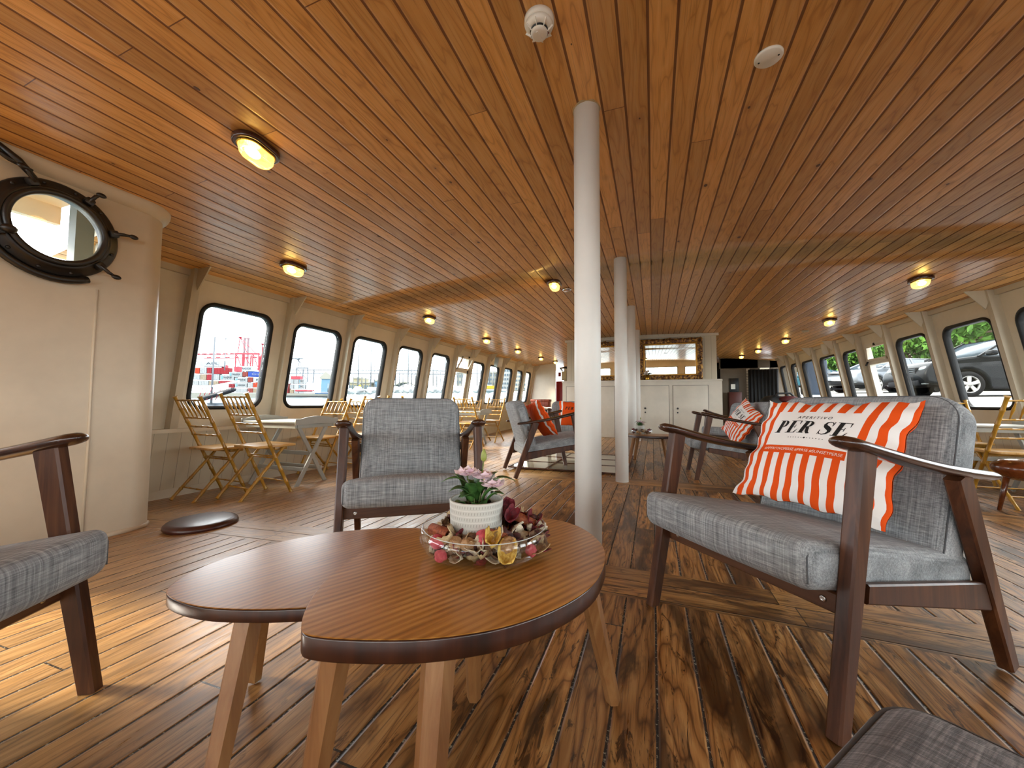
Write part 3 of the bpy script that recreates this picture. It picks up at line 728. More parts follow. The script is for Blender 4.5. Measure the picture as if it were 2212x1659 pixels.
# gold vase with small roses in front of the right mirror
vs_ = empty('flower_vase', (-.10, 8.56, 1.25), 0, 'small gold cylinder vase of pale roses on the cabinet before the mirror', 'vase')
b = MB(); b.lathe([(.04, 0), (.045, .005), (.045, .11), (.04, .11), (.04, .02)], seg=20); b.build('pot', M['brass'], vs_)
b = MB(); 
for k in range(9): b.ell((random.uniform(-.06, .07), random.uniform(-.04, .04), .14 + random.uniform(0, .06)), (.026, .026, .022), 8, 6, fn=lambda p: p * (1 + .25 * math.sin(5 * math.atan2(p.y, p.x))))
b.build('blossoms', paint('cream_rose_petals', 'd8c8b8', .7), vs_)
b = MB()
for k in range(12): a = k * 2.4; b.add([(0, 0, .11), (.05 * math.cos(a), .05 * math.sin(a), .14), (.10 * math.cos(a + .2), .10 * math.sin(a + .2), .15), (.05 * math.cos(a + .5), .05 * math.sin(a + .5), .17)], [(0, 1, 2, 3)])
b.build('leaves', paint('dark_leaf', '2c3b22', .6), vs_)

# far port corner: white panel, box, red locker in a recess
b = MB(); b.box((-3.83, YE + .03, 1.0), (1.13, .06, 2.5)); b.box((-3.50, YE + .50, 1.0), (.05, .9, 2.5)); struct(b.build('wall_aft_port', M['white_far']))
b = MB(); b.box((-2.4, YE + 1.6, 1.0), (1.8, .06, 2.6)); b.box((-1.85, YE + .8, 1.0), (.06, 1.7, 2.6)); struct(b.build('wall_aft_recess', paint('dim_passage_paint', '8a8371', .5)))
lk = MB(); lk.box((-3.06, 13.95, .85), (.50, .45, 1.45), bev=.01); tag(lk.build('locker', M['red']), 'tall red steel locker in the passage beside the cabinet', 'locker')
pw = empty('wall_equipment', (-3.10, 13.9, 1.62), 0, 'cream equipment box with dark fittings above the red locker', 'equipment box')
b = MB(); b.box((.05, 0, .16), (.16, .12, .34), bev=.01); b.build('body', paint('cream_plastic', 'cfc9a0', .5), pw)
b = MB(); b.box((-.12, .02, .22), (.10, .08, .16), bev=.01); b.build('valve', M['red'], pw); b = MB(); b.tube([(.0, -.03, .34), (-.08, -.06, .44), (.1, -.05, .46), (.25, .0, .44)], .035, 8); b.build('duct', M['black'], pw)
bx = empty('wooden_chest', (-3.66, 12.95, fz(-3.66, 12.95)), 0, 'red-brown plank chest standing against the white aft panel', 'chest')
b = MB(); b.box((0, 0, .44), (.62, .34, .80), bev=.01)
b.build('body', M['crate'], bx); b = MB(); b.box((0, 0, .86), (.66, .38, .08), bev=.01); b.build('lid', M['crate'], bx)
b = MB(); b.box((0, -.18, .75), (.60, .02, .08)); b.box((0, -.18, .12), (.60, .02, .08)); b.bar((-.27, -.182, .16), (.27, -.182, .7), .05, .02); b.build('brace', M['crate'], bx)
# far starboard end
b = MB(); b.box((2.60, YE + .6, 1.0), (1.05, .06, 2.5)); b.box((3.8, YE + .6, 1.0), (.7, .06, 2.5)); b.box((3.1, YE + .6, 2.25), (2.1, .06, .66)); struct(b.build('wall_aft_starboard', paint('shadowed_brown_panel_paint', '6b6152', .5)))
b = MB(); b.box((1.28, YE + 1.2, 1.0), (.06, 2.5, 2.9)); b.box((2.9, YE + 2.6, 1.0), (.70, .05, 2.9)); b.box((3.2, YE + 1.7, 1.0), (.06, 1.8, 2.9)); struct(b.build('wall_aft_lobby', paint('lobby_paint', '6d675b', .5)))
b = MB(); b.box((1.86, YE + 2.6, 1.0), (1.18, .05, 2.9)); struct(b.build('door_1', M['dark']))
b = MB(); b.slab([(-.4 + .8 * i / 40, .02 * math.sin(i * 1.3) - .02) for i in range(41)] + [(.4 - .8 * i / 40, .02 * math.sin((40 - i) * 1.3) + .02) for i in range(41)], 0, 1.82)
o = b.build('curtain', M['curtain']); o.location = (3.2, YE + .3, fz(3.2, YE) + .02); tag(o, 'black full-height curtain at the aft starboard corner', 'curtain')
b = MB()
for k in range(36): b.box((2.82, YE + .42, .12 + k * .05), (.09, .03, .034))
o = b.build('slat_blind', M['offwhite']); tag(o, 'narrow white vertical strip of slats left of the black curtain', 'blind')
po = empty('notice_board', (2.45, YE + .55, 1.35), 0, 'small dark notice board on the brown aft panel', 'notice board')
b = MB(); b.box((0, 0, 0), (.26, .02, .5), bev=.004); b.build('board', M['black'], po); b = MB(); b.box((-.03, -.014, -.02), (.12, .006, .16)); b.build('paper', M['offwhite'], po)
lk2 = MB(); lk2.box((2.42, YE + .35, .55), (.35, .3, 1.2), bev=.01); tag(lk2.build('cupboard', paint('dark_red_wood_paint', '4a1c14', .4)), 'dark red cupboard against the aft starboard wall', 'cupboard')

# ------------------------------------------------------------------ upholstered armchair (front = -Y)
def seat_fn(p):                                      # slants back and puffs slightly
        u = (p.y + .35) / .70                        # 0 front .. 1 rear
        if p.z > 0: p.z += .014 * (1 - (p.x / .29) ** 2) * (1 - (2 * u - 1) ** 2)
        if p.y < -.2: p.y -= .010 * (1 - (p.x / .29) ** 2)
        p.z -= .118 * u; return p
def cushion_seat(b):
    b.rbox((0, -.075, .380), (.582, .70, .120), .034, 4, n=10, fn=seat_fn)
def seam_loop(b, w, y, z0, z1):
    b.tube([(-w, y, z0), (-w, y, z1), (w, y, z1), (w, y, z0), (-w, y, z0)], .0022, 5)
def make_armchair(name, label):
    t = empty(name, (0, 0, 0), 0, label, 'armchair', 'grey lounge armchairs with dark wooden frames')
    b = MB(); cushion_seat(b); s_ = b.build('seat_cushion', M['fabric'], t, weld=True, fixn=True)
    b = MB()
    for sx_ in (-1, 1): b.tube([seat_fn(V(sx_ * .2815, -.3405, -.040 + .01 * i)) + V(0, -.075, .380) for i in range(7)] + [seat_fn(V(sx_ * (.2815 + .0065 * min(1, i)), -.334 + .056 * i, .0345)) + V(0, -.075, .380) for i in range(11)], .0020, 5)
    b.build('piping', M['seam'], s_)
    # backrest: rounded slab leaning back
    out = rrect(-.285, .285, 0, .56, .085, 7); ang = math.radians(17.0)
    R = Matrix.Rotation(-ang, 3, 'X')
    def fn(p):
        zz = p.y; xx = p.x; d = p.z                  # outline x, height, depth
        w = 1 - (xx / .285) ** 2
        dd = d + (-.018 if d < .05 else .0) * w * (1 - (2 * zz / .56 - 1) ** 2)
        dd += -.10 * (zz / .56) * (1 - zz / .56) * .25
        q_ = R @ V(xx, dd, zz); return q_ + V(0, .125, .262)
    b = MB(); b.slab(out, 0, .115, .034, 4, fn=fn, rings=5, dome=0)
    bk = b.build('backrest', M['fabric'], t, weld=True, fixn=True)
    b = MB(); o2 = rrect(-.287, .287, -.002, .562, .087, 7)
    b.tube([fn(V(x * .966, .28 + (y - .28) * .966, .0115)) for x, y in o2 + o2[:1]], .0022, 5); b.build('piping', M['seam'], bk)
    for sx_ in (-1, 1):
        b = MB(); b.bar((sx_ * .308, -.375, 0), (sx_ * .308, -.245, .642), .034, .040, .036, .060, up=(0, 1, 0), bev=.005); b.build('leg', M['teak'], t)
        b = MB(); b.bar((sx_ * .308, .378, 0), (sx_ * .308, .165, .562), .034, .040, .036, .070, up=(0, 1, 0), bev=.005); b.build('leg', M['teak'], t)
        # armrest: flattened, paddle tipped, gently bowed
        b = MB(); n = 22; pts = []; rr = []
        for i in range(n + 1):
            u = .5 - .5 * math.cos(PI * i / n); y = -.326 + .689 * u; z = .666 - .118 * u + .014 * math.sin(PI * u) * (-1) + .006 * (1 - u)
            pts.append((sx_ * (.303 + .010 * math.sin(PI * u)), y, z))
            e = max(.05, min(math.sqrt(1 - (1 - min(1, u * 26)) ** 2), math.sqrt(1 - (1 - min(1, (1 - u) * 20)) ** 2)))
            rr.append(.0135 * e * (1 + .25 * (1 - u)))
        b.tube(pts, rr, 16, sx=2.15, up=(0, 0, 1)); b.build('armrest', M['arm'], t)
        b = MB(); b.bar((sx_ * .308, -.262, .306), (sx_ * .308, .285, .215), .022, .046, .022, .078, up=(0, 0, 1), bev=.004); b.build('side_rail', M['teak'], t)
    b = MB(); b.bar((-.292, -.296, .272), (.292, -.296, .272), .022, .052, up=(0, 0, 1), bev=.004); fr = b.build('front_rail', M['rail'], t)
    for sx_ in (-1, 1):
        b = MB(); b.lathe([(.0085, 0), (.0085, .003), (.006, .0045), (.003, .003)], (sx_ * .245, -.3065, .272), 16, M3=Matrix.Rotation(PI / 2, 3, 'X')); b.build('screw_cap', M['steel'], fr)
    b = MB(); b.bar((-.292, .205, .215), (.292, .205, .215), .022, .06, up=(0, 0, 1), bev=.004); b.build('rear_rail', M['rail'], t)
    b = MB(); b.bar((-.292, .24, .50), (.292, .24, .50), .02, .05, up=(0, 0, 1), bev=.004); b.build('back_rail', M['rail'], t)
    return t
chair = make_armchair('armchair', 'large grey armchair at right holding the big striped cushion')
def put(o, x, y, f): o.location = (x, y, fz(x, y)); o.rotation_euler = (0, 0, face(*f)); return o
put(chair, .475, 1.585, (-.770, -.638))
c_mid = put(dup(chair, label='empty grey armchair facing the camera behind the leaf tables'), -1.217, 1.775, (.577, -.817))
c_left = put(dup(chair, label='dark grey armchair cut off by the left edge of the photo'), -1.595, .165, (.885, .465))
c_e = put(dup(chair, label='grey armchair seen from its side with an orange cushion, left of the first column'), -1.155, 4.17, (.85, .52))
c_f = put(dup(chair, label='grey armchair facing forward partly hidden behind the first column'), -1.22, 5.95, (.22, -.97))
c_g = put(dup(chair, label='grey armchair behind the large right armchair with a crumpled striped cushion'), .76, 4.62, (-.99, -.05))
c_h = put(dup(chair, label='farthest grey armchair near the cabinet, its rounded back above the orange cushion'), 1.17, 6.50, (-.68, -.73))
# footstool whose corner shows at the lower right
fs_ = empty('footstool', (0, 0, 0), 0, 'dark grey upholstered footstool corner at the lower right of the photo', 'footstool')
b = MB(); b.rbox((0, 0, .355), (.56, .50, .17), .055, 5, n=10, fn=lambda p: V(p.x, p.y, p.z + (.012 * (1 - (p.x / .28) ** 2) * (1 - (p.y / .25) ** 2) if p.z > 0 else 0))); cu = b.build('cushion', M['fabric_dark'], fs_, weld=True, fixn=True)
b = MB(); o2 = rrect(-.262, .262, -.232, .232, .045, 6); b.tube([(x, y, .428) for x, y in o2 + o2[:1]], .0022, 6); b.build('piping', M['seam'], cu)
for sx_ in (-1, 1):
    for sy_ in (-1, 1): b = MB(); b.bar((sx_ * .22, sy_ * .2, 0), (sx_ * .2, sy_ * .18, .275), .03, .03, .04, .04, bev=.004); b.build('leg', M['teak'], fs_)
fs_.location = (.262, .212, .0); fs_.rotation_euler = (0, 0, math.radians(51))

# ------------------------------------------------------------------ scatter cushions with printed lettering
def cushion_mat(variant):
    q = NT('striped_cushion_cotton' if variant == 1 else 'orange_cushion_cotton'); uv = q.sep(q.n('UVMap').outputs[0]); u, v = uv[0], uv[1]
    def rng(x, a, b_): return q.math('MULTIPLY', q.math('GREATER_THAN', x, a), q.math('LESS_THAN', x, b_))
    side = q.math('GREATER_THAN', u, 1.5)
    if variant == 1:
        st = q.math('GREATER_THAN', q.math('FRACT', q.math('ADD', q.math('MULTIPLY', u, 10.6), .12)), .5)
        lab = q.math('MULTIPLY', rng(u, .165, .765), rng(v, .47, .845)); band = q.math('MULTIPLY', rng(u, .165, .765), rng(v, .395, .47))
        f = q.math('MAXIMUM', q.math('MULTIPLY', st, q.math('SUBTRACT', 1.0, lab)), band)
    else:
        w = q.math('MAXIMUM', rng(u, .07, .13), rng(u, .90, .95)); f = q.math('SUBTRACT', 1.0, w)
    col = q.mix(f, 'f3f1ec', 'e8561a')
    n1 = q.noise(q.coord(), 500, 2, .6); q.bump(n1, .15, .0005)
    return q.base(col, .85, .15)
M['cush'] = cushion_mat(1); M['cush2'] = cushion_mat(2)
SW, SH, ST = .49, .43, .135
def cpos(u, v, side=1, seed=0):
    a, c = 2 * u - 1, 2 * v - 1
    t = (max(0, 1 - a * a) ** .55) * (max(0, 1 - c * c) ** .55)
    x = a * SW / 2 * (1 - .075 * (1 - c * c) ** .8 * 1.0) ; z = c * SH / 2 * (1 - .085 * (1 - a * a) ** .8)
    e = max(abs(a), abs(c)); ed = max(0, (e - .62) / .38)
    wr = .010 * ed * math.sin(a * 21 + seed) * (1 if abs(c) > abs(a) else .2) + .010 * ed * math.sin(c * 19 + seed * 2) * (1 if abs(a) >= abs(c) else .2)
    wr += .006 * noise.noise(V(a * 2.2 + seed, c * 2.2, side * 3.0)) * (1 - ed)
    x += .006 * math.sin(c * 9 + seed) * ed; z += .005 * math.sin(a * 11 + seed) * ed
    return V(x, -side * (ST / 2 * t) + wr * (t ** .3 if t > 0 else 0), z)
def glyph_per_se():
    """bold italic high-contrast capitals drawn as polygons; returns list of polygons in em units"""
    P = []
    def quad(*p): P.append(list(p))
    def stem(x, w, y0=0, y1=1):
        w = w * 1.3; quad((x, y0), (x + w, y0), (x + w, y1), (x, y1))
    def serif(x0, x1, y): quad((x0, y), (x1, y), (x1, y + .045), (x0, y + .045))
    def bowl(cx, cy, rx, ry, ix, iy, a0=-90, a1=90, n=14, ox=-.02):
        for i in range(n):
            p = []
            for a, R in ((a0 + (a1 - a0) * i / n, 1), (a0 + (a1 - a0) * (i + 1) / n, 1), (a0 + (a1 - a0) * (i + 1) / n, 0), (a0 + (a1 - a0) * i / n, 0)):
                t = math.radians(a); X, Y = (rx, ry) if R else (ix, iy); p.append((cx + (0 if R else ox) + X * math.cos(t), cy + Y * math.sin(t)))
            P.append(p)
    def thick(pts, ws):
        for i in range(len(pts) - 1):
            a, c = Vector(pts[i]), Vector(pts[i + 1])
            def nr(k):
                d = (Vector(pts[min(k + 1, len(pts) - 1)]) - Vector(pts[max(k - 1, 0)])).normalized(); return Vector((-d.y, d.x))
            n0, n1 = nr(i) * ws[i] / 2, nr(i + 1) * ws[i + 1] / 2
            P.append([tuple(a - n0), tuple(c - n1), tuple(c + n1), tuple(a + n0)])
    adv = 0
    def Pp(o, leg=False):
        stem(o + .12, .2); serif(o, o + .44, 0); serif(o, o + .3, .955); quad((o + .3, .955), (o + .45, .955), (o + .45, 1), (o + .3, 1))
        quad((o + .3, .47 if not leg else .50), (o + .45, .47 if not leg else .50), (o + .45, .51 if not leg else .54), (o + .3, .51 if not leg else .54))
        y0 = .47 if not leg else .50; bowl(o + .43, (1 + y0) / 2, .30, (1 - y0) / 2, .12, (1 - y0) / 2 - .045)
    Pp(0); x = .86
    stem(x + .12, .2); serif(x, x + .75, 0); serif(x, x + .78, .955); quad((x + .3, .49), (x + .55, .49), (x + .55, .53), (x + .3, .53)); quad((x + .52, .38), (x + .56, .38), (x + .56, .64), (x + .52, .64))
    P.append([(x + .70, .955), (x + .78, .955), (x + .78, .70), (x + .75, .70)]); P.append([(x + .62, .045), (x + .72, .045), (x + .82, .30), (x + .79, .30)]); x += .92
    Pp(x, True); thick([(x + .40, .52), (x + .52, .42), (x + .60, .18), (x + .70, .04), (x + .84, .02)], [.10, .20, .21, .16, .04]); x += 1.30
    thick([(x + .60, .70), (x + .60, .84), (x + .50, .955), (x + .34, .98), (x + .20, .92), (x + .15, .78), (x + .22, .66), (x + .40, .54), (x + .56, .42), (x + .60, .26), (x + .50, .09), (x + .32, .02), (x + .14, .06), (x + .06, .18), (x + .05, .34)],
          [.05, .05, .05, .06, .12, .18, .22, .25, .24, .19, .11, .06, .05, .05, .05])
    quad((x + .58, .68), (x + .63, .68), (x + .66, 1.0), (x + .61, 1.0)); quad((x + .03, 0), (x + .07, 0), (x + .08, .36), (x + .03, .36)); x += .80
    stem(x + .12, .2); serif(x, x + .75, 0); serif(x, x + .78, .955); quad((x + .3, .49), (x + .55, .49), (x + .55, .53), (x + .3, .53)); quad((x + .52, .38), (x + .56, .38), (x + .56, .64), (x + .52, .64))
    P.append([(x + .70, .955), (x + .78, .955), (x + .78, .70), (x + .75, .70)]); P.append([(x + .62, .045), (x + .72, .045), (x + .82, .30), (x + .79, .30)]); x += .84
    sh = .22
    return [[(a + c * sh, c) for a, c in p] for p in P], x + .1
def text_mesh(txt, shear=0.0, bold=0.0):
    cu = bpy.data.curves.new('txt', 'FONT'); cu.body = txt; cu.size = 1.0; cu.shear = shear; cu.offset = bold; cu.resolution_u = 3; cu.fill_mode = 'FRONT' if False else 'FRONT'
    o = bpy.data.objects.new('txt', cu); COL.objects.link(o); bpy.context.view_layer.update()
    me = bpy.data.meshes.new_from_object(o); vs = [v.co.copy() for v in me.vertices]; fs = [tuple(p.vertices) for p in me.polygons]
    bpy.data.objects.remove(o); bpy.data.curves.remove(cu); bpy.data.meshes.remove(me)
    x0 = min(v.x for v in vs); x1 = max(v.x for v in vs); y0 = min(v.y for v in vs); y1 = max(v.y for v in vs)
    return [V((v.x - x0) / (x1 - x0), (v.y - y0) / (y1 - y0), 0) for v in vs], fs, (x1 - x0) / (y1 - y0)
M['ink'] = NT('black_print').base('0d0d0e', .7); M['inkw'] = NT('white_print').base('f5e9dc', .7)
def make_cushion(variant, seed, label):
    n = 44; b = MB(); uvs = []; t = empty('cushion', (0, 0, 0), 0, label, 'cushion', 'orange and white scatter cushions')
    for side in (1, -1):
        vs = [cpos(.5 - .5 * math.cos(PI * i / n) * .999, .5 - .5 * math.cos(PI * j / n) * .999, side, seed) for i in range(n + 1) for j in range(n + 1)]
        f = [(i * (n + 1) + j, (i + 1) * (n + 1) + j, (i + 1) * (n + 1) + j + 1, i * (n + 1) + j + 1) for i in range(n) for j in range(n)]
        b.add(vs, f if side > 0 else [x[::-1] for x in f], 0, True)
        uvs += [(.5 - .5 * math.cos(PI * i / n), .5 - .5 * math.cos(PI * j / n)) for i in range(n + 1) for j in range(n + 1)]
    o = b.build('cover', M['cush'] if variant == 1 else M['cush2'], t); me = o.data; L = me.uv_layers.new(name='UVMap')
    for lp in me.loops: L.data[lp.index].uv = uvs[lp.vertex_index]
    def surf(u, v, lift=.0014):
        p = cpos(u, v, 1, seed); return V(p.x, p.y - lift, p.z)
    def letters(vs, fs, u0, u1, v0, v1, name, mat):
        m = MB(); m.add([surf(u0 + (u1 - u0) * x.x, v0 + (v1 - v0) * x.y) for x in vs], fs); m.build(name, mat, t)
    gl, w = glyph_per_se(); m = MB()
    u0, u1, v0, v1 = (.205, .735, .60, .735)
    for p in gl:
        A_, B_, C_, D_ = [Vector(x_) for x_ in p]; na = max(1, int((B_ - A_).length / .12)); nb = max(1, int((D_ - A_).length / .12)); vs_ = []
        for i in range(na + 1):
            for j in range(nb + 1):
                q_ = (A_ * (1 - i / na) + B_ * (i / na)) * (1 - j / nb) + (D_ * (1 - i / na) + C_ * (i / na)) * (j / nb); vs_.append(surf(u0 + (u1 - u0) * q_.x / w, v0 + (v1 - v0) * q_.y))
        m.add(vs_, [(i * (nb + 1) + j, (i + 1) * (nb + 1) + j, (i + 1) * (nb + 1) + j + 1, i * (nb + 1) + j + 1) for i in range(na) for j in range(nb)])
    m.build('brand_lettering', M['ink'], t)
    if variant == 1:
        vs, fs, ar = text_mesh('A P E R I T I V O', .25, .012); letters(vs, fs, .355, .60, .762, .790, 'small_lettering', M['ink'])
        vs, fs, ar = text_mesh('#APERITIVOPERSE #PERSE #SUNSETPERSE', .12, 0); letters(vs, fs, .178, .752, .418, .446, 'hashtag_line', M['inkw'])
        m = MB()
        for k in range(-6, 7):
            r = .0045 if k else .010; cu_ = .475 + k * .021; cv = .553
            m.add([surf(cu_ + r * (1.0 if k else 1) * a_, cv + r * b_) for a_, b_ in ((1, 0), (0, 1), (-1, 0), (0, -1))], [(0, 1, 2, 3)])
        m.build('dotted_ornament', M['ink'], t)
    return t
pil = make_cushion(1, 1.3, 'big orange and white striped cushion with black lettering on the large right armchair')
def place_cushion(o, ch, lx, ly, lz, tilt, roll=0, yaw=0):
    Mc = Matrix.Translation(ch.location) @ Matrix.Rotation(ch.rotation_euler.z, 4, 'Z')
    Ml = Matrix.Translation((lx, ly, lz)) @ Matrix.Rotation(math.radians(yaw), 4, 'Z') @ Matrix.Rotation(-math.radians(tilt), 4, 'X') @ Matrix.Rotation(math.radians(roll), 4, 'Y')
    o.rotation_mode = 'XYZ'; m = Mc @ Ml; o.location = m.translation; o.rotation_euler = m.to_euler()
place_cushion(pil, chair, .000, .080, .590, 31, 0, 0)
pil2 = make_cushion(2, 4.2, 'orange cushion with white edge bands leaning on the armchair seen from its side')
place_cushion(pil2, c_e, -.02, .03, .585, 30, 8, 6)
pil3 = dup(pil2, label='orange cushion with black lettering on the armchair behind the first column'); place_cushion(pil3, c_f, .06, .04, .59, 26, 4, -4)
pil4 = dup(pil, label='crumpled striped cushion on the second right-hand armchair'); place_cushion(pil4, c_g, .03, .095, .575, 28, 24, 16)

# ------------------------------------------------------------------ leaf-shaped nesting tables
def smooth(pts, n=3):
    for _ in range(n):
        q_ = []
        for i in range(len(pts)):
            a, c = Vector(pts[i]), Vector(pts[(i + 1) % len(pts)]); q_ += [tuple(a * .75 + c * .25), tuple(a * .25 + c * .75)]
        pts = q_
    return pts
def ccw(p):
    s_ = sum(p[i][0] * p[(i + 1) % len(p)][1] - p[(i + 1) % len(p)][0] * p[i][1] for i in range(len(p))); return p if s_ > 0 else p[::-1]
def leaf_table(name, label, out, top, thick, legs, rot):
    cx = sum(p[0] for p in out) / len(out); cy = sum(p[1] for p in out) / len(out)
    t = empty(name, (cx, cy, 0), rot, label, 'coffee table'); inv = (Matrix.Translation((cx, cy, 0)) @ Matrix.Rotation(rot, 4, 'Z')).inverted()
    def L(p): q_ = inv @ V(*p); return q_
    o2 = ccw([tuple(L((x, y, 0)))[:2] for x, y in smooth(out, 3)])
    b = MB(); b.slab(o2, top - .0015, top, .0012, 2, rings=1); b.slab(o2, top - thick, top - .0015, .003, 2, mi=1)
    b.build('tabletop', [M['walnut'], M['walnut_edge']], t, fixn=True)
    for (x0, y0, x1, y1) in legs:
        p0, p1 = L((x0, y0, 0)), L((x1, y1, top - thick)); m = MB(); d = (p1 - p0)
        m.tube([p0, p0 + d * .01, p1], [.0165, .018, .026], 6, smooth=False); m.build('leg', M['walnut_leg'], t, fixn=True)
    return t
big = [(-.470, .423), (-.497, .450), (-.520, .480), (-.546, .522), (-.568, .572), (-.582, .622), (-.592, .695), (-.588, .775), (-.552, .867), (-.495, .945), (-.42, 1.01), (-.346, 1.050), (-.26, 1.065), (-.196, 1.035), (-.143, .975), (-.110, .908), (-.096, .846), (-.095, .78), (-.101, .712), (-.123, .649), (-.159, .585), (-.206, .529), (-.254, .492), (-.302, .464), (-.354, .443), (-.410, .425), (-.453, .417)]
leaf_table('coffee_table', 'larger leaf-shaped walnut coffee table carrying the potpourri bowl and plant', big, .43, .034, [(-.515, .462, -.475, .505), (-.285, .435, -.30, .515), (-.103, 1.04, -.165, .93), (-.437, .925, -.42, .86)], math.radians(-28))
small = [(-.927, .508), (-.955, .543), (-.975, .590), (-.983, .647), (-.972, .744), (-.932, .838), (-.860, .920), (-.765, .985), (-.660, 1.024), (-.56, 1.03), (-.48, 1.0), (-.42, .93), (-.40, .84), (-.41, .75), (-.45, .66), (-.52, .595), (-.613, .553), (-.662, .529), (-.716, .509), (-.775, .492), (-.835, .487), (-.893, .493)]
leaf_table('coffee_table', 'lower leaf-shaped coffee table tucked under the larger one', small, .372, .026, [(-.715, .455, -.735, .545), (-1.027, .781, -.92, .72), (-.437, 1.115, -.50, .96)], math.radians(-20))

# glass bowl with potpourri, flower pot
BX, BY, BZ = -.345, .775, .43
M['rimglass'] = NT('bright_glass_rim').base('c8ccca', .08, .8)
def bowl(x, y, z, label):
    o = empty('glass_bowl', (x, y, z), 0, label, 'bowl')
    b = MB(); b.lathe([(.02, .001), (.085, .001), (.112, .008), (.130, .022), (.138, .040), (.136, .056), (.131, .062), (.128, .060), (.133, .054), (.134, .040), (.126, .024), (.109, .012), (.085, .005), (.02, .005)], seg=72)
    b.build('bowl', M['bowl_glass'], o, fixn=True); b = MB(); b.tube([(.1305 * math.cos(2 * PI * k / 64), .1305 * math.sin(2 * PI * k / 64), .0615) for k in range(65)], .0009, 6); b.build('rim', M['rimglass'], o); return o
bowl(BX, BY, BZ, 'clear glass bowl of potpourri on the larger leaf table')
def pmat(name, a, b_, sc=60, bmp=.6, ro=.7):
    q = NT(name); n1 = q.noise(q.coord(), sc, 4, .6, 1.0); q.bump(n1, bmp, .002); return q.base(q.ramp(n1, [(.35, a), (.65, b_)]), ro)
PM = {'dark': pmat('dried_dark_petal', '2a1210', '5a2a22'), 'wine': pmat('dried_wine_petal', '3a0b16', '7c1a26'), 'pink': pmat('dried_pink_flower', 'b03548', 'd9626c'), 'tan': pmat('dried_tan_husk', '8a6f4c', 'cbb389'),
      'brown': pmat('dried_brown_pod', '4a3324', '86664c'), 'yellow': pmat('dried_yellow_petal', 'b98a1f', 'f0d377', 80), 'walnut': pmat('walnut_shell', '8d6740', 'c4a078', 90, 1.0), 'cinn': pmat('cinnamon_bark', '6e2f16', 'a85a34', 120), 'cream': pmat('cream_shell', 'a9977c', 'e2d6bd')}
def petal(n=7, r=.018, curl=1.0, ruffle=.2, seed=0):
    b = MB(); vs = []
    for i in range(n + 1):
        for j in range(n + 1):
            u, v = i / n * 2 - 1, j / n * 2 - 1; w = math.sqrt(max(0, 1 - .55 * v * v)); x, y = u * r * w, v * r
            z = curl * (x * x + .5 * y * y) / r + ruffle * r * noise.noise(V(u * 2 + seed, v * 2, seed)); vs.append((x * (1 - .25 * curl * abs(u)), y, z))
    b.add(vs, [(i * (n + 1) + j, (i + 1) * (n + 1) + j, (i + 1) * (n + 1) + j + 1, i * (n + 1) + j + 1) for i in range(n) for j in range(n)], 0, True); return b
def solid(o, th=.0012):
    m = o.modifiers.new('thick', 'SOLIDIFY'); m.thickness = th; return o
protos = {}
hid = []
def proto(kind, seed=0):
    key = (kind, seed)
    if key in protos: return protos[key]
    if kind in ('dark', 'wine', 'tan', 'yellow', 'cream', 'brown'):
        o = solid(petal(7, .017 + .004 * (seed % 3), .9 + .3 * (seed % 2), .5, seed * 3.1 + len(kind)).build('dried_petal' if kind in ('dark', 'wine', 'yellow') else 'dried_husk', PM[kind]))
    elif kind == 'walnut':
        b = MB(); b.ell((0, 0, 0), (.0165, .0135, .0145), 18, 12, fn=lambda p: p * (1 + .05 * math.sin(p.x * 900) * math.sin(p.z * 700)) * (1.04 if abs(p.y) < .0016 else 1)); o = b.build('walnut', PM['walnut'])
    elif kind == 'cinn':
        b = MB(); pts = [(.010 * math.cos(a) * (1 - a * .06), .010 * math.sin(a) * (1 - a * .06)) for a in [i * .42 for i in range(19)]]; n = len(pts)
        b.add([(x, y_, z) for y_ in (-.026, 0, .026) for x, z in pts], [(i * n + k, i * n + k + 1, (i + 1) * n + k + 1, (i + 1) * n + k) for i in range(2) for k in range(n - 1)], 0, True); o = solid(b.build('cinnamon_stick', PM['cinn']), .002)
    elif kind == 'pink':
        b = MB(); b.ell((0, 0, 0), (.016, .015, .014), 16, 12, fn=lambda p: p * (1 + .22 * noise.noise(p * 160))); o = b.build('dried_flower', PM['pink'])
    o.location = (0, 0, -50); protos[key] = o; hid.append([o, True]); return o
def sprinkle(cx, cy, cz_, kinds, loc, rot, label, group, cat, sc=1.0):
    o = proto(*kinds)
    for h in hid:
        if h[0] is o and h[1]: h[1] = False; break
    else: o = dup(o)
    o.location = (cx + loc[0], cy + loc[1], cz_ + loc[2]); o.rotation_euler = rot; o.scale = (sc,) * 3; tag(o, label, cat, group); return o
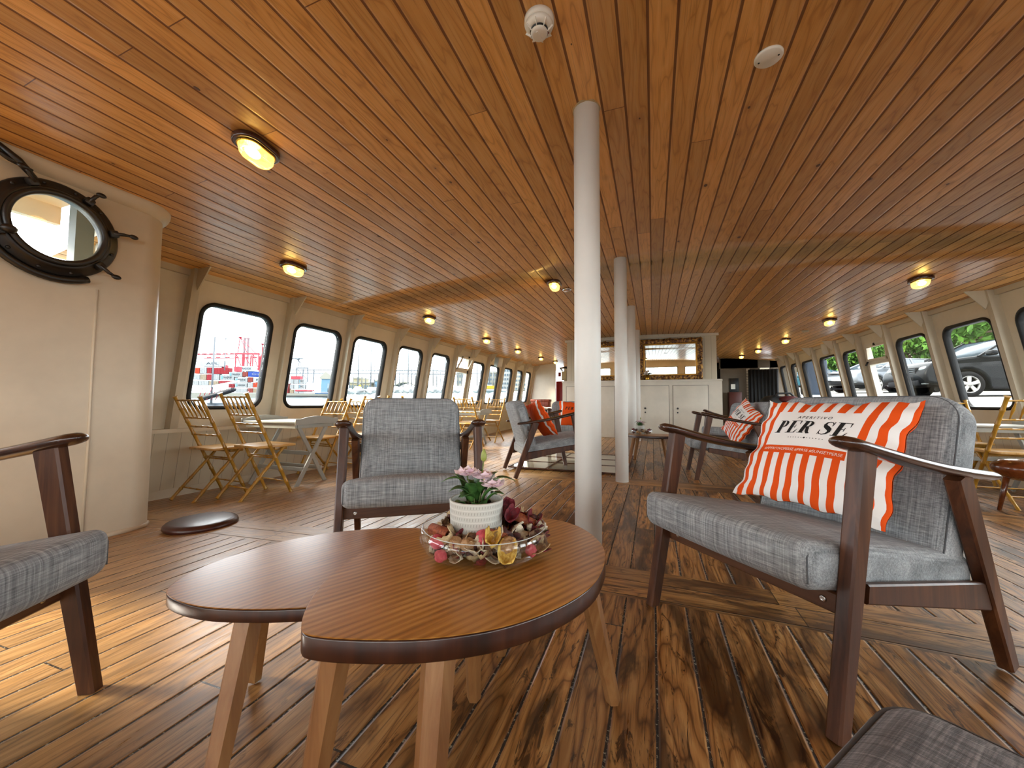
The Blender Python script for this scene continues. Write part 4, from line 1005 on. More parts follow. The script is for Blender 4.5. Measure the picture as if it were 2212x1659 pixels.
# camera side of the bowl: directions in the bowl plane
dF = V(F0.x, F0.y, 0); dR = V(R0.x, R0.y, 0)
def bl(r_, f_, z): p = dR * r_ - dF * f_; return (p.x, p.y, z)
key = [(('walnut', 0), (.052, .083, .044), (.3, .2, 1.0), 'walnut beside the yellow dried flower, right of the bowl centre', 'nut', 1.25),
       (('walnut', 0), (-.050, .074, .043), (.2, 1.2, .3), 'walnut in the bowl just left of the pot foot', 'nut', 1.0), (('walnut', 0), (-.028, .076, .044), (1.2, .2, 1.7), 'walnut in the bowl directly below the pot', 'nut', 1.0),
       (('cinn', 0), (-.088, .042, .056), (0, .2, 1.2), 'thick cinnamon bark roll left of the pot', 'cinnamon stick', 1.1), (('cinn', 0), (.030, .058, .056), (.1, .3, 1.4), 'short cinnamon stick right of the pot foot', 'cinnamon stick', .75),
       (('cinn', 0), (.085, -.025, .062), (.4, .1, 1.9), 'cinnamon stick leaning at the right back of the bowl', 'cinnamon stick', 1.0),
       (('pink', 0), (-.090, .062, .044), (0, 0, 0), 'pink dried flower at the left of the bowl', 'dried flower', 1.0), (('pink', 0), (-.080, .078, .022), (1, 0, 0), 'small pink flower low against the left glass', 'dried flower', .8),
       (('pink', 0), (.002, .066, .052), (0, 1, 0), 'crimson dried flower ball just under the pot', 'dried flower', 1.05), (('pink', 0), (.098, .052, .024), (0, 1, 0), 'pink dried flower low against the right glass', 'dried flower', .8),
       (('wine', 1), (.060, .010, .076), (.6, .3, 0), 'deep red petal right beside the pot', 'petal', .9), (('wine', 2), (.052, -.03, .088), (1.3, .3, 0), 'wine-red petal standing up behind the pot', 'petal', .8),
       (('yellow', 1), (.018, .088, .050), (.35, .2, .4), 'curled yellow petal at the front of the bowl', 'petal', 1.0), (('yellow', 2), (.050, .096, .032), (.8, .1, .3), 'yellow dried flower half against the front glass', 'petal', .9)]
for kd, (r_, f_, z), rot, lb, ct, s_ in key: sprinkle(BX, BY, BZ, kd, bl(r_, f_, z), rot, lb, 'potpourri in the glass bowl', ct, s_)
pots = ['dark', 'brown', 'tan', 'cream', 'wine', 'brown', 'dark', 'cream']
LB = {'dark': ('dark brown dried petal among the potpourri', 'petal'), 'wine': ('wine-coloured dried petal among the potpourri', 'petal'), 'brown': ('curled brown husk among the potpourri', 'husk'), 'tan': ('tan seed husk among the potpourri', 'husk'), 'cream': ('cream shell-like husk among the potpourri', 'husk')}
for k in range(124):
    a = k * 2.39996; rr = .064 + .052 * ((k * .618) % 1); lay = .012 + .034 * ((k * .37) % 1)
    back = math.cos(a - math.atan2(dF.y, dF.x)) > .3
    kd = random.choice(['dark', 'wine', 'dark', 'brown', 'tan']) if back else random.choice(pots)
    if rr > .100: lay = min(lay, .036)
    sprinkle(BX, BY, BZ, (kd, k % 3), (rr * math.cos(a), rr * math.sin(a), lay + (.012 if back else 0)), (random.uniform(-1.2, 1.2), random.uniform(-1.2, 1.2), random.uniform(0, 6)), LB[kd][0], 'small ' + LB[kd][1] + 's in the glass bowl', LB[kd][1], random.uniform(.75, 1.08))

def pot_mat():
    q = NT('matt_pale_grey_ceramic_with_dashes'); xyz = q.sep(q.coord()); an = q.math('ARCTAN2', xyz[1], xyz[0])
    row = q.math('FRACT', q.math('DIVIDE', xyz[2], .0118)); rid = q.math('FLOOR', q.math('DIVIDE', xyz[2], .0118))
    rib = q.math('MULTIPLY', q.math('GREATER_THAN', row, .82), 1.0)
    dash = q.math('FRACT', q.math('ADD', q.math('MULTIPLY', an, 60 / (2 * PI)), q.math('MULTIPLY', rid, .37)))
    dm = q.math('MULTIPLY', q.math('MULTIPLY', q.math('GREATER_THAN', row, .22), q.math('LESS_THAN', row, .66)), q.math('LESS_THAN', q.math('ABSOLUTE', q.math('SUBTRACT', dash, q.math('MULTIPLY', row, .35))), .17))
    h = q.math('SUBTRACT', rib, q.math('MULTIPLY', dm, 1.2)); q.bump(h, .9, .002)
    col = q.mix(q.math('MULTIPLY', dm, .42), 'c4c3ba', '6f6c64'); return q.base(q.mix(q.math('MULTIPLY', rib, .6), col, 'd9d8d0'), .75, .3)
M['pot'] = pot_mat(); M['soil'] = pmat('brown_soil', '1d130c', '4a3322'); M['leafg'] = pmat('green_leaf', '1f3d1b', '4c7433', 20, .2, .4); M['stem'] = pmat('green_stem', '4c5a2c', '7d8c4c', 20, .1); M['petalp'] = pmat('pale_pink_petal', 'e3c3cc', 'fbeef0', 25, .1, .6); M['bud'] = pmat('green_bud', '66742c', '9aa350', 20, .2, .5)
def leafblade(b, base, tip, w, up=V(0, 0, 1), droop=.10):
    base, tip = Vector(base), Vector(tip); d = tip - base; s_ = d.cross(up).normalized(); nrm = s_.cross(d).normalized(); n = 8; vs = []
    for i in range(n + 1):
        u = i / n; c = base + d * u + V(0, 0, -1) * droop * d.length * (u ** 2) + V(0, 0, 1) * .18 * d.length * math.sin(PI * u); ww = w * math.sin(PI * min(1, u * .96 + .02)) ** .8
        vs += [c - s_ * ww + nrm * ww * .35, c, c + s_ * ww + nrm * ww * .35]
    b.add(vs, [(i * 3 + k, i * 3 + k + 1, i * 3 + k + 4, i * 3 + k + 3) for i in range(n) for k in range(2)], 0, True)
def flower_pot(x, y, z, label, s_=1.0, full=True):
    t = empty('potted_plant', (x, y, z), 0, label, 'potted plant'); t.scale = (s_,) * 3
    b = MB(); b.lathe([(.050, 0), (.053, .002), (.0575, .100), (.0580, .106), (.0555, .108), (.0535, .105), (.0530, .085)], seg=64); b.build('pot', M['pot'], t, fixn=True)
    b = MB(); b.lathe([(.0, .088), (.03, .090), (.053, .087)], seg=24)
    for k in range(14): a = k * 2.4; b.ell((.036 * math.cos(a) * ((k % 3) + 1) / 3, .036 * math.sin(a) * ((k % 3) + 1) / 3, .093), (.009, .007, .006), 8, 6)
    b.build('soil', M['soil'], t)
    st = MB(); lf = MB(); R = dR; F = -dF
    def P(r_, f_, h): return R * r_ + F * f_ + V(0, 0, h)
    fl = [(-.022, .0, .158), (.014, -.005, .150), (.034, .010, .136)]; bd = (.014, -.012, .186)
    for r_, f_, h in fl + [bd]: st.tube([P(r_ * .3, 0, .085), P(r_ * .5, f_ * .5, .12), P(r_, f_, h)], [.0018, .0015, .0013], 6)
    for k, (r0, f0, h0, r1, f1, h1, w) in enumerate([(-.01, 0, .13, -.075, .01, .150, .006), (-.01, .01, .115, -.058, .02, .130, .010), (.012, 0, .125, .085, .0, .152, .007), (.01, .01, .10, .048, .02, .135, .010), (-.02, .01, .09, -.045, .03, .105, .008), (.02, .02, .09, .035, .045, .098, .015), (0, -.01, .12, -.02, -.05, .14, .012), (0, -.01, .12, .03, -.05, .13, .012), (-.005, .01, .11, -.03, .03, .118, .013), (.01, .01, .12, .02, .03, .15, .011), (.0, .0, .105, -.04, -.01, .11, .016), (.02, .0, .10, .045, .0, .118, .012), (.0, .02, .095, .02, .04, .10, .014), (-.01, 0, .10, -.035, .015, .14, .009), (.005, 0, .10, .03, .0, .145, .011), (0, 0, .10, .002, .02, .14, .012), (-.015, 0, .1, -.03, .02, .12, .014), (-.02, 0, .10, -.05, -.01, .165, .009), (.015, 0, .10, .045, -.01, .17, .009), (-.01, .01, .10, -.012, .03, .15, .010), (.02, .01, .10, .06, .02, .125, .009), (.0, -.01, .11, .01, -.03, .17, .009)]):
        leafblade(lf, P(r0, f0, h0), P(r1, f1, h1), w * 1.35)
        st.tube([P(r0 * .3, 0, .085), P(r0, f0, h0)], .0012, 5)
    st.build('stems', M['stem'], t); solid(lf.build('leaves', M['leafg'], t), .0006)
    for k, (r_, f_, h) in enumerate(fl):
        b = MB(); c = P(r_, f_, h)
        for ring, (nn, rad, ti) in enumerate(((5, .029, .35), (5, .022, .8), (4, .013, 1.15))):
            for j in range(nn):
                a = 2 * PI * j / nn + ring * .6 + k; o = V(math.cos(a), math.sin(a), 0); n = 5; vs = []
                for i in range(n + 1):
                    for jj in range(n + 1):
                        u, v = i / n, jj / n * 2 - 1; w = rad * .75 * math.sin(PI * (.12 + .82 * u)) ; s_d = V(-o.y, o.x, 0)
                        vs.append(c + o * rad * u * math.cos(ti * u) + V(0, 0, 1) * (rad * u * math.sin(ti) + .002 * math.cos(v * 3)) + s_d * v * w)
                b.add(vs, [(i * (n + 1) + q_, (i + 1) * (n + 1) + q_, (i + 1) * (n + 1) + q_ + 1, i * (n + 1) + q_ + 1) for i in range(n) for q_ in range(n)], 0, True)
        b.build('blossom', M['petalp'], t)
    b = MB(); b.ell(P(*bd[:2], bd[2] + .012), (.0065, .0065, .014), 12, 10, fn=lambda p: V(p.x * (1 - .35 * p.z / .014), p.y * (1 - .35 * p.z / .014), p.z)); b.build('bud', M['bud'], t)
    return t
pc = V(BX, BY, 0) - dR * .018
flower_pot(pc.x, pc.y, BZ + .008, 'ribbed grey pot of pink roses standing in the near glass bowl')

# second table group in the middle of the room
tx, ty = -.04, 5.25
out2 = [(tx + .33 * math.cos(2 * PI * k / 16) * (1.0 + .12 * math.cos(2 * PI * k / 16)), ty + .24 * math.sin(2 * PI * k / 16)) for k in range(16)]
zf2 = fz(tx, ty)
t2 = leaf_table('coffee_table', 'small dark oval coffee table in the middle distance before the cabinet', out2, .355, .03, [(tx - .25, ty - .16, tx - .19, ty - .10), (tx + .26, ty - .15, tx + .2, ty - .10), (tx + .2, ty + .2, tx + .15, ty + .13), (tx - .2, ty + .2, tx - .15, ty + .13)], 0); t2.location.z = zf2
bowl(tx - .10, ty, .355 + zf2, 'distant glass bowl of dark potpourri on the oval table')
for k in range(26):
    a = k * 2.4; sprinkle(tx - .10, ty, .355 + zf2, (('dark', 'wine', 'brown', 'walnut')[k % 4], 0), (.1 * math.cos(a), .1 * math.sin(a), .022 + .015 * (k % 3)), (random.uniform(-1, 1), random.uniform(-1, 1), a), 'dark dried piece in the distant bowl on the oval table', 'dried pieces in the distant bowl', 'petal', 1.2)
flower_pot(tx - .12, ty, .363 + zf2, 'distant grey flower pot with pink roses on the oval table', 1.0)

# ------------------------------------------------------------------ gold folding chairs and grey folding tables
def bamboo(b, p0, p1, r, nodes, flare=False):
    p0, p1 = Vector(p0), Vector(p1); n = nodes; pts = []; rr = []
    for i in range(n):
        for u, k in ((0.0, 1.28), (.06, 1.0), (.5, .90), (.94, 1.0)):
            t = (i + u) / n; pts.append(p0 + (p1 - p0) * t); rr.append(r * k)
    pts.append(p1); rr.append(r * (1.5 if flare else 1.2)); b.tube(pts, rr, 8)
def make_folding():
    t = empty('folding_chair', (0, 0, 0), 0, 'x', 'folding chair', 'gold bamboo-style folding chairs')
    for s_ in (-1, 1):
        b = MB(); bamboo(b, (s_ * .195, -.205, 0), (s_ * .195, .235, .93), .0155, 8, True); b.build('back_post', M['gold'], t)
        b = MB(); bamboo(b, (s_ * .168, .24, 0), (s_ * .168, -.135, .435), .014, 5); b.build('leg', M['gold'], t)
    def by(z): return -.205 + .44 * z / .93
    for z in (.895, .735, .655, .575): b = MB(); bamboo(b, (-.19, by(z), z), (.19, by(z), z), .0085, 4); b.build('rail', M['gold'], t)
    for k in range(5):
        x = -.13 + .065 * k; b = MB(); b.tube([(x, by(.735), .735), (x, by(.77), .775), (x, by(.815), .815), (x, by(.86), .86), (x, by(.895), .895)], [.0055, .0065, .0115, .0065, .0055], 7); b.build('spindle', M['gold'], t)
    out = [(-.19, -.235), (.19, -.235), (.205, -.22), (.185, .10), (.17, .115), (-.17, .115), (-.185, .10), (-.205, -.22)]
    b = MB(); b.slab(out, .440, .462, .006, 2); b.build('seat', M['gold_seat'], t, fixn=True)
    b = MB(); b.box((0, -.12, .425), (.30, .12, .03), bev=.006); b.build('seat_bracket', M['gold'], t)
    for (y, z, w) in ((by(.12), .12, .19), (by(.36), .36, .19), (.24 - .375 * .10 / .435, .10, .165), (.24 - .375 * .34 / .435, .34, .165)): b = MB(); bamboo(b, (-w, y, z), (w, y, z), .007, 3); b.build('stretcher', M['gold'], t)
    return t
fc = make_folding(); used = [False]
def folding(x, y, f, label):
    o = fc if not used[0] else dup(fc)
    used[0] = True; o['label'] = label; put(o, x, y, f); return o
folding(-3.90, 2.47, (.06, 1), 'leftmost gold folding chair, nearest the white casing')
folding(-3.42, 2.55, (.10, 1), 'second gold folding chair from the left, its back across the first window')
folding(-3.93, 3.80, (0, -1), 'gold folding chair facing forward across the grey table, by the second window')
folding(-3.38, 3.86, (-.05, -1), 'gold folding chair facing forward, left of the empty armchair arm')
folding(-3.92, 4.50, (.05, 1), 'gold folding chair back to back behind the first table group, nearer the wall')
folding(-3.36, 4.60, (.02, 1), 'gold folding chair back to back behind the first table group, half hidden by the armchair')
folding(-3.20, 6.45, (.10, 1), 'gold folding chair seen over the right arm of the empty armchair')
folding(-3.78, 7.60, (.0, -1), 'gold folding chair beside the far table, nearer the hopper window')
folding(-3.22, 7.55, (-.12, -1), 'gold folding chair at the far table, rightmost of the port side')
folding(2.93, 4.62, (-.04, 1), 'gold folding chair at the right edge of the photo')
folding(3.28, 5.95, (-.1, -1), 'gold folding chair beyond the right-hand grey table')
def make_ftable():
    t = empty('folding_table', (0, 0, 0), 0, 'x', 'folding table', 'pale grey slatted folding tables')
    b = MB()
    for k in range(6): b.box((0, -.225 + .09 * k, .665), (.74, .082, .018), bev=.003)
    b.build('tabletop', M['grey_paint'], t)
    for s_ in (-1, 1):
        out = []
        n = 30
        for i in range(n + 1):
            u = i / n; y = -.27 + .54 * u; h = .70 + .028 * (max(0, math.sin(PI * (u - .12) / .76)) ** 1.0 if .12 < u < .88 else 0) ** .8; out.append((y, h))
        out = [(-.27, .64), (-.12, .642), (0, .65), (.12, .642), (.27, .64)] + out[::-1]
        b = MB(); b.slab(out, 0, .018, fn=lambda p: V(s_ * .372 + p.z * s_, p.x, p.y)); b.build('end_board', M['grey_paint'], t, fixn=True)
        b = MB(); b.box((s_ * .345, 0, .63), (.02, .44, .05), bev=.003); b.build('end_rail', M['grey_paint'], t)
        for k, d in ((-1, .0), (1, .022)):
            b = MB(); b.bar((s_ * (.325 - d), k * .20, 0), (s_ * (.325 - d), -k * .17, .62), .02, .042, bev=.003, up=(0, 1, 0)); b.build('leg', M['grey_paint'], t)
    for y, z in ((-.11, .18), (.0, .33), (.12, .17)):
        b = MB(); b.bar((-.32, y, z), (.32, y, z), .02, .04, bev=.003); b.build('stretcher', M['grey_paint'], t)
    for s_ in (-1, 1): b = MB(); b.box((0, s_ * .235, .632), (.70, .02, .05)); b.build('side_rail', M['grey_paint'], t)
    return t
ft = make_ftable(); put(ft, -3.70, 3.12, (0.0, -1)); ft['label'] = 'pale grey folding table between the nearest gold chairs'
put(dup(ft, label='pale grey folding table half hidden behind the empty armchair'), -3.66, 5.12, (0, -1))
put(dup(ft, label='pale grey folding table in the distance beyond the armchair arm'), -3.48, 6.98, (0, -1))
put(dup(ft, label='pale grey folding table at the right edge of the photo'), 3.12, 5.27, (0, -1))

# low wooden disc on the deck, stool at the right edge
b = MB(); b.lathe([(.0, .045), (.165, .045), (.185, .040), (.197, .028), (.20, .014), (.193, .002), (.19, 0)], seg=64); o = b.build('deck_cover', M['disc'], fixn=True)
o.location = (-2.80, 1.72, fz(-2.8, 1.7)); tag(o, 'low round dark wooden disc lying on the deck by the casing', 'wooden disc')
sp = at(2206, 1015, depth=3.0); st_ = empty('stool', (sp.x, sp.y, fz(sp.x, sp.y)), 0, 'low rounded brown wooden stool before the gold chair at right', 'stool')
h0 = sp.z - fz(sp.x, sp.y)
b = MB(); b.lathe([(.0, -.085), (.05, -.08), (.11, -.055), (.15, -.015), (.158, .01), (.15, .04), (.11, .07), (.05, .082), (0, .085)], (0, 0, h0), 40); b.build('seat', M['stool'], st_)
for k in range(3): a = 2 * PI * k / 3 + .4; b = MB(); b.tube([(.12 * math.cos(a), .12 * math.sin(a), 0), (.07 * math.cos(a), .07 * math.sin(a), h0 - .05)], [.012, .020], 10); b.build('leg', M['stool'], st_)

# bags and folded cloths by the chest, bags on the starboard side
bg_ = empty('folded_cushions', (-2.95, 11.3, fz(-2.95, 11.3)), .3, 'stack of black bags topped by a folded white cloth beside the wooden chest', 'bag pile')
M['bagblack'] = paint('black_bag_cloth', '17181a', .6, .1, 8); M['cloth'] = paint('white_folded_cloth', 'e8e8e4', .8)
for k, (z, h, w) in enumerate(((.0, .22, .62), (.22, .16, .56), (.38, .14, .60))):
    b = MB(); b.rbox((.03 * (k % 2), 0, z + h / 2 + .03), (w, .42, h), .06, 4, n=8, fn=lambda p: p + V(0, 0, .02 * noise.noise(p * 9 + V(k, 0, 0)))); b.build('bag', M['bagblack'], bg_)
b = MB(); b.rbox((-.05, -.02, .60), (.60, .36, .07), .03, 3, n=10, fn=lambda p: p + V(0, 0, .03 * noise.noise(p * 6) - .10 * p.x)); b.build('cloth', M['cloth'], bg_)
sb = at(1684, 866, depth=8.6); o = empty('sports_bag', (sb.x, sb.y, fz(sb.x, sb.y)), .2, 'black and dark red sports bag with white marks behind the right armchairs', 'bag')
hh = sb.z - o.location.z
b = MB(); b.rbox((0, 0, hh * .5 + .05), (.78, .42, hh + .1), .18, 5, n=8, fn=lambda p: p + V(0, 0, .03 * noise.noise(p * 5))); b.build('body', M['bagblack'], o)
b = MB(); b.ell((.12, -.12, hh + .02), (.24, .16, .09), 18, 10); b.build('red_panel', paint('dark_red_cloth', '4a0f16', .6), o)
b = MB(); b.tube([(-.28, -.1, hh), (-.1, -.14, hh + .16), (.15, -.14, hh + .17), (.33, -.1, hh)], .022, 8); b.build('strap', M['bagblack'], o)
b = MB()
for k in range(3): b.bar((.26 + .03 * k, -.23, hh - .06), (.32 + .03 * k, -.24, hh + .06), .012, .006)
b.build('white_marks', M['cloth'], o)

# bulkhead lights along the ceiling
LP = [(-2.02, 1.43), (-3.24, 2.70), (-1.08, 4.40), (-3.235, 5.10), (-3.24, 7.29), (-3.21, 9.19), (-3.17, 11.2), (-3.08, 12.66), (2.65, 5.19), (2.635, 7.36), (2.615, 9.43), (2.54, 11.3), (2.47, 12.9), (-.30, -2.2), (2.65, 2.7)]
LL = ['nearest oval bulkhead light glowing on the pine ceiling, upper left', 'second oval bulkhead light of the port row, above the first gold chairs', 'oval bulkhead light alone left of the first column', 'third light of the port row, above the fourth window post', 'fourth light of the port row, above the hopper window',
      'fifth light of the port row, with the wall speaker below left', 'sixth light of the port row, near the aft white panel', 'last light of the port row, beside the cabin corner', 'nearest and largest light of the starboard row', 'second light of the starboard row', 'third light of the starboard row', 'fourth light of the starboard row, above the lobby', 'farthest light of the starboard row, beside the cabin edge', 'ceiling light behind the photographer', 'starboard ceiling light out of the frame at right']
def make_lamp():
    t = empty('ceiling_light', (0, 0, 0), 0, 'x', 'ceiling light', 'oval bulkhead lights on the ceiling')
    b = MB(); b.slab(rrect(-.078, .078, -.128, .128, .077, 10), -.030, .002, .008, 3); b.build('wooden_base', M['lampwood'], t, fixn=True)
    b = MB(); prof = [(1.0, -.03), (.99, -.050), (.93, -.072), (.78, -.088), (.5, -.097), (.2, -.10), (0.001, -.10)]
    base_ = rrect(-.052, .052, -.098, .098, .051, 10); n = len(base_)
    b.add([(x * k, y * (1 - (1 - k) * .8), z) for k, z in prof for x, y in base_], [(i * n + k, i * n + (k + 1) % n, (i + 1) * n + (k + 1) % n, (i + 1) * n + k) for i in range(len(prof) - 1) for k in range(n)], 0, True)
    g = b.build('glass_cover', M['lampglass'], t, fixn=True)
    b = MB(); o2 = rrect(-.056, .056, -.102, .102, .055, 10); b.tube([(x, y, -.033) for x, y in o2 + o2[:1]], .005, 6); b.build('retaining_ring', M['brass'], t)
    b = MB(); b.ell((0, -.025, -.058), (.028, .045, .024), 16, 12); b.build('bulb', M['bulb'], t)
    return t
lamp = make_lamp()
for k, (x, y) in enumerate(LP):
    o = lamp if k == 0 else dup(lamp)
    o.location = (x, y, cz(x, y) - .002); sl = -.029 * (x + .29); o.rotation_euler = (0, -math.atan(sl), .18 if k == 0 else 0); o['label'] = LL[k]
# smoke detector, blank cover and small ceiling discs
sd = empty('smoke_detector', (-.385, 1.33, cz(-.385, 1.33)), 0, 'white smoke detector on the ceiling in front of the first column', 'smoke detector')
b = MB(); b.lathe([(.056, 0), (.056, -.018), (.052, -.024)], seg=48); b.build('base', M['offwhite'], sd, fixn=True)
b = MB(); b.lathe([(.052, -.022), (.050, -.034), (.042, -.044), (.034, -.046)], seg=48)
for k in range(8): a = 2 * PI * k / 8; b.bar((.030 * math.cos(a), .030 * math.sin(a), -.052), (.050 * math.cos(a), .050 * math.sin(a), -.036), .002, .014)
b.build('housing', M['offwhite'], sd); b = MB(); b.lathe([(.034, -.03), (.034, -.052)], seg=40); b.build('vent_slot', M['black'], sd, fixn=True)
b = MB(); b.lathe([(0, -.063), (.022, -.063), (.030, -.060), (.032, -.054), (.031, -.050)], seg=40); b.bar((-.004, -.018, -.064), (.004, .018, -.064), .008, .003); b.build('cap', M['offwhite'], sd, fixn=True)
b = MB(); b.ell((.034, .01, -.055), (.0025, .0025, .0025), 8, 6); b.build('led', M['red'], sd)
jb = empty('junction_cover', (.468, 1.79, cz(.468, 1.79)), 0, 'round white blank cover with two screws on the ceiling at right', 'ceiling cover'); b = MB(); b.lathe([(.052, 0), (.052, -.007), (.047, -.012), (0, -.014)], seg=48); b.build('plate', M['offwhite'], jb, fixn=True); jb.rotation_euler = (0, .02, 0)
for s_ in (-1, 1): b = MB(); b.ell((s_ * .033, s_ * -.010, -.013), (.004, .004, .002), 10, 6); b.build('screw', M['black'], jb)
for (x, y, lb) in ((-3.23, 8.03, 'small flat grey disc on the ceiling between two port lights'), (-1.0, 4.72, 'small grey metal detector beside the lone ceiling light'), (2.63, 8.37, 'small flat grey disc on the ceiling between two starboard lights')):
    b = MB(); b.lathe([(.055, 0), (.055, -.02), (.04, -.03), (0, -.032)], seg=28); o = b.build('ceiling_sensor', M['steel'] if y < 5 else M['grey_trim'], fixn=True); o.location = (x, y, cz(x, y)); tag(o, lb, 'ceiling sensor')
# wall speakers
def speaker(px, py, dep, side, label):
    p = at(px, py, depth=dep); t = empty('wall_speaker', p, 0, label, 'speaker'); s_ = 1 if side < 0 else -1
    b = MB(); b.rbox((0, 0, 0), (.16, .17, .26), .03, 3, n=4); b.build('cabinet', M['grey_paint'] if side < 0 else M['grey_trim'], t); b = MB(); b.box((s_ * .084, 0, 0), (.004, .13, .21), bev=.002); b.build('grille', paint('speaker_grille', 'c9c4b8', .6), t)
    b = MB(); b.box((-s_ * .10, 0, .04), (.08, .03, .05)); b.build('bracket', M['black'], t); t.rotation_euler = (0, s_ * .25, s_ * -.5); return t
speaker(1077, 782, 9.8, -1, 'grey speaker on the port wall above the windows')
sr = speaker(1788, 752, 8.2, 1, 'pale speaker on the starboard wall with a white bracket')
# keel-side hatch: framed glass panels let into the deck
ht = empty('deck_hatch', (-.93, 5.0, sheer(5) + .002), 0, 'flat glass skylight hatch set in the deck under the side-on armchair', 'hatch')
b = MB()
for x in (-.66, -.22, .22, .66): b.box((x, 0, .006), (.014, 1.5, .014))
for y in (-.75, -.25, .25, .75): b.box((0, y, .006), (1.335, .016, .014))
b.build('frame', M['teak'], ht)
b = MB(); b.box((0, 0, .006), (1.30, 1.46, .008)); b.build('glass_panel', M['hatch_glass'], ht)
b = MB(); b.box((0, 0, .001), (1.30, 1.46, .002)); b.build('tray', M['white_far'], ht)

# ------------------------------------------------------------------ outside, port side: harbour
def wz(y): return -2.2 + .043 * y
def dim(h, k=.55): c = lin(h); return (c[0] * k, c[1] * k, c[2] * k, 1)
def flat(name, hexc, ro=.7): return NT(name).base(dim(hexc), ro, .15)
q = NT('harbour_water'); n1 = q.noise(q.vm(q.coord(), (.5, 1.2, 1)), 1.2, 4, .6); q.bump(n1, .5, .15); M['water'] = q.base(q.ramp(n1, [(.3, '2c4248'), (.7, '4d666a')]), .3, .3)
def sheet(name, x0, x1, y0, y1, zf_, mat, nx_=2, ny=2):
    b = MB(); vs = [(x0 + (x1 - x0) * i / nx_, y0 + (y1 - y0) * j / ny, 0) for j in range(ny + 1) for i in range(nx_ + 1)]
    vs = [(x, y, zf_(x, y)) for x, y, _ in vs]
    b.add(vs, [(j * (nx_ + 1) + i, j * (nx_ + 1) + i + 1, (j + 1) * (nx_ + 1) + i + 1, (j + 1) * (nx_ + 1) + i) for j in range(ny) for i in range(nx_)]); return b.build(name, mat)
o = sheet('water', -900, -4.7, -60, 1500, lambda x, y: wz(y), M['water']); o['kind'] = 'stuff'; o['label'] = 'pale harbour water outside the port windows'; o['category'] = 'water'
CC = {'w': '8b8e90', 'r': '7d1a22', 'o': '9a3018', 't': '857866', 'b': '26418a', 'n': '74302a', 'g': '9aa0a6'}
CM = {k: flat('container_paint_' + {'w': 'white', 'r': 'red', 'o': 'orange', 't': 'beige', 'b': 'blue', 'n': 'brown_red', 'g': 'pale_grey'}[k], v) for k, v in CC.items()}
CNAME = {'w': 'white', 'r': 'red', 'o': 'orange', 't': 'beige', 'b': 'blue', 'n': 'brown-red', 'g': 'pale grey'}
mk = flat('container_lettering', '1f2a33'); TX = {}
def lettering(txt, w, h, mat, parent, loc, bold=.0, name='lettering', shear=0):
    if (txt, shear) not in TX: TX[(txt, shear)] = text_mesh(txt, shear, bold)
    vs, fs, ar = TX[(txt, shear)]; b = MB(); b.add([V(loc[0] + v.x * w, loc[1], loc[2] + v.y * h) for v in vs], fs); return b.build(name, mat, parent)
def container(px0, px1, py0, py1, c, lab, txt=None, D=165.0):
    p0 = at(px0, py1, depth=D); p1 = at(px1, py0, depth=D); w = (px1 - px0) * D / FPX; h = (py1 - py0) * D / FPX; m = (p0 + at(px1, py1, depth=D)) / 2
    t = empty('shipping_container', m, YAW, lab, 'shipping container', 'stacked shipping containers on the far quay')
    b = MB(); b.box((0, 1.3, h / 2), (w * .985, 2.5, h * .97)); n = max(3, int(w / .6))
    for k in range(n): b.box((-w / 2 + w * (k + .5) / n, .02, h / 2), (w / n * .45, .10, h * .80))
    b.build('body', CM[c], t)
    if txt: lettering(txt, w * .6, h * .36, mk if c != 'b' else CM['w'], t, (-w * .22, -.10, h * .34), name='lettering')
    if txt and c == 'w': b = MB(); b.box((-w * .36, -.06, h * .52), (w * .12, .06, h * .5)); b.build('emblem', flat('pale_blue_emblem', '5b8aa0'), t)
CL = [(432, 478, 779, 791.5, 'g', 'APL'), (418, 430.5, 794, 807, 'o', None), (431.5, 445.5, 793, 806.5, 'w', None), (446.5, 456, 793, 807, 'r', None), (457, 493, 794, 808, 'r', None), (418, 431, 808.5, 820, 'w', None), (432, 445, 808, 821, 't', None), (446, 458, 808, 821.5, 'r', None), (460, 473, 808, 821, 'w', None), (475, 505, 809.5, 821.5, 'w', 'MAERSK'),
      (413, 428, 822, 832, 'w', None), (429, 450, 822, 832, 'w', None), (451, 471, 822.5, 832.5, 't', None), (472, 505, 822.5, 828.5, 'r', None), (511, 547, 790.5, 802, 'g', 'MAERSK'), (494, 522.5, 803.5, 814.5, 'w', 'MAERSK'), (523.5, 535, 803, 813.5, 'n', None), (535.5, 567, 802.5, 813.8, 'b', 'Cma'), (507, 534, 815.5, 826, 'w', 'MAERSK'),
      (535, 545.5, 814.5, 825.5, 'n', None), (546.5, 572, 815, 826, 'g', 'M'), (493, 505, 829, 837.5, 'r', 'OT'), (507, 533, 827, 837.5, 'w', 'MAERSK'), (535, 545.5, 826, 837, 'w', None), (546.5, 556.5, 826, 837, 'o', None), (557, 572, 826, 837, 'n', None), (535, 545.5, 838, 848.5, 'n', None), (546.5, 563, 838, 848.5, 't', None), (507, 533, 838.5, 848.5, 'w', None), (564, 580, 838, 848.5, 'r', None),
      (626, 634, 818, 829, 'w', None), (635, 645, 817, 829, 'w', None), (646, 656, 818, 829, 'w', 'MSC'), (626, 634, 830, 840, 'w', None), (635, 645, 830, 840, 'g', None), (646, 656, 830, 840, 'w', 'MSC'), (626, 634, 841, 850, 't', None), (635, 645, 841, 850, 'w', None), (646, 656, 841, 850, 'g', 'MSC'), (616, 622, 828, 851, 'r', None)]
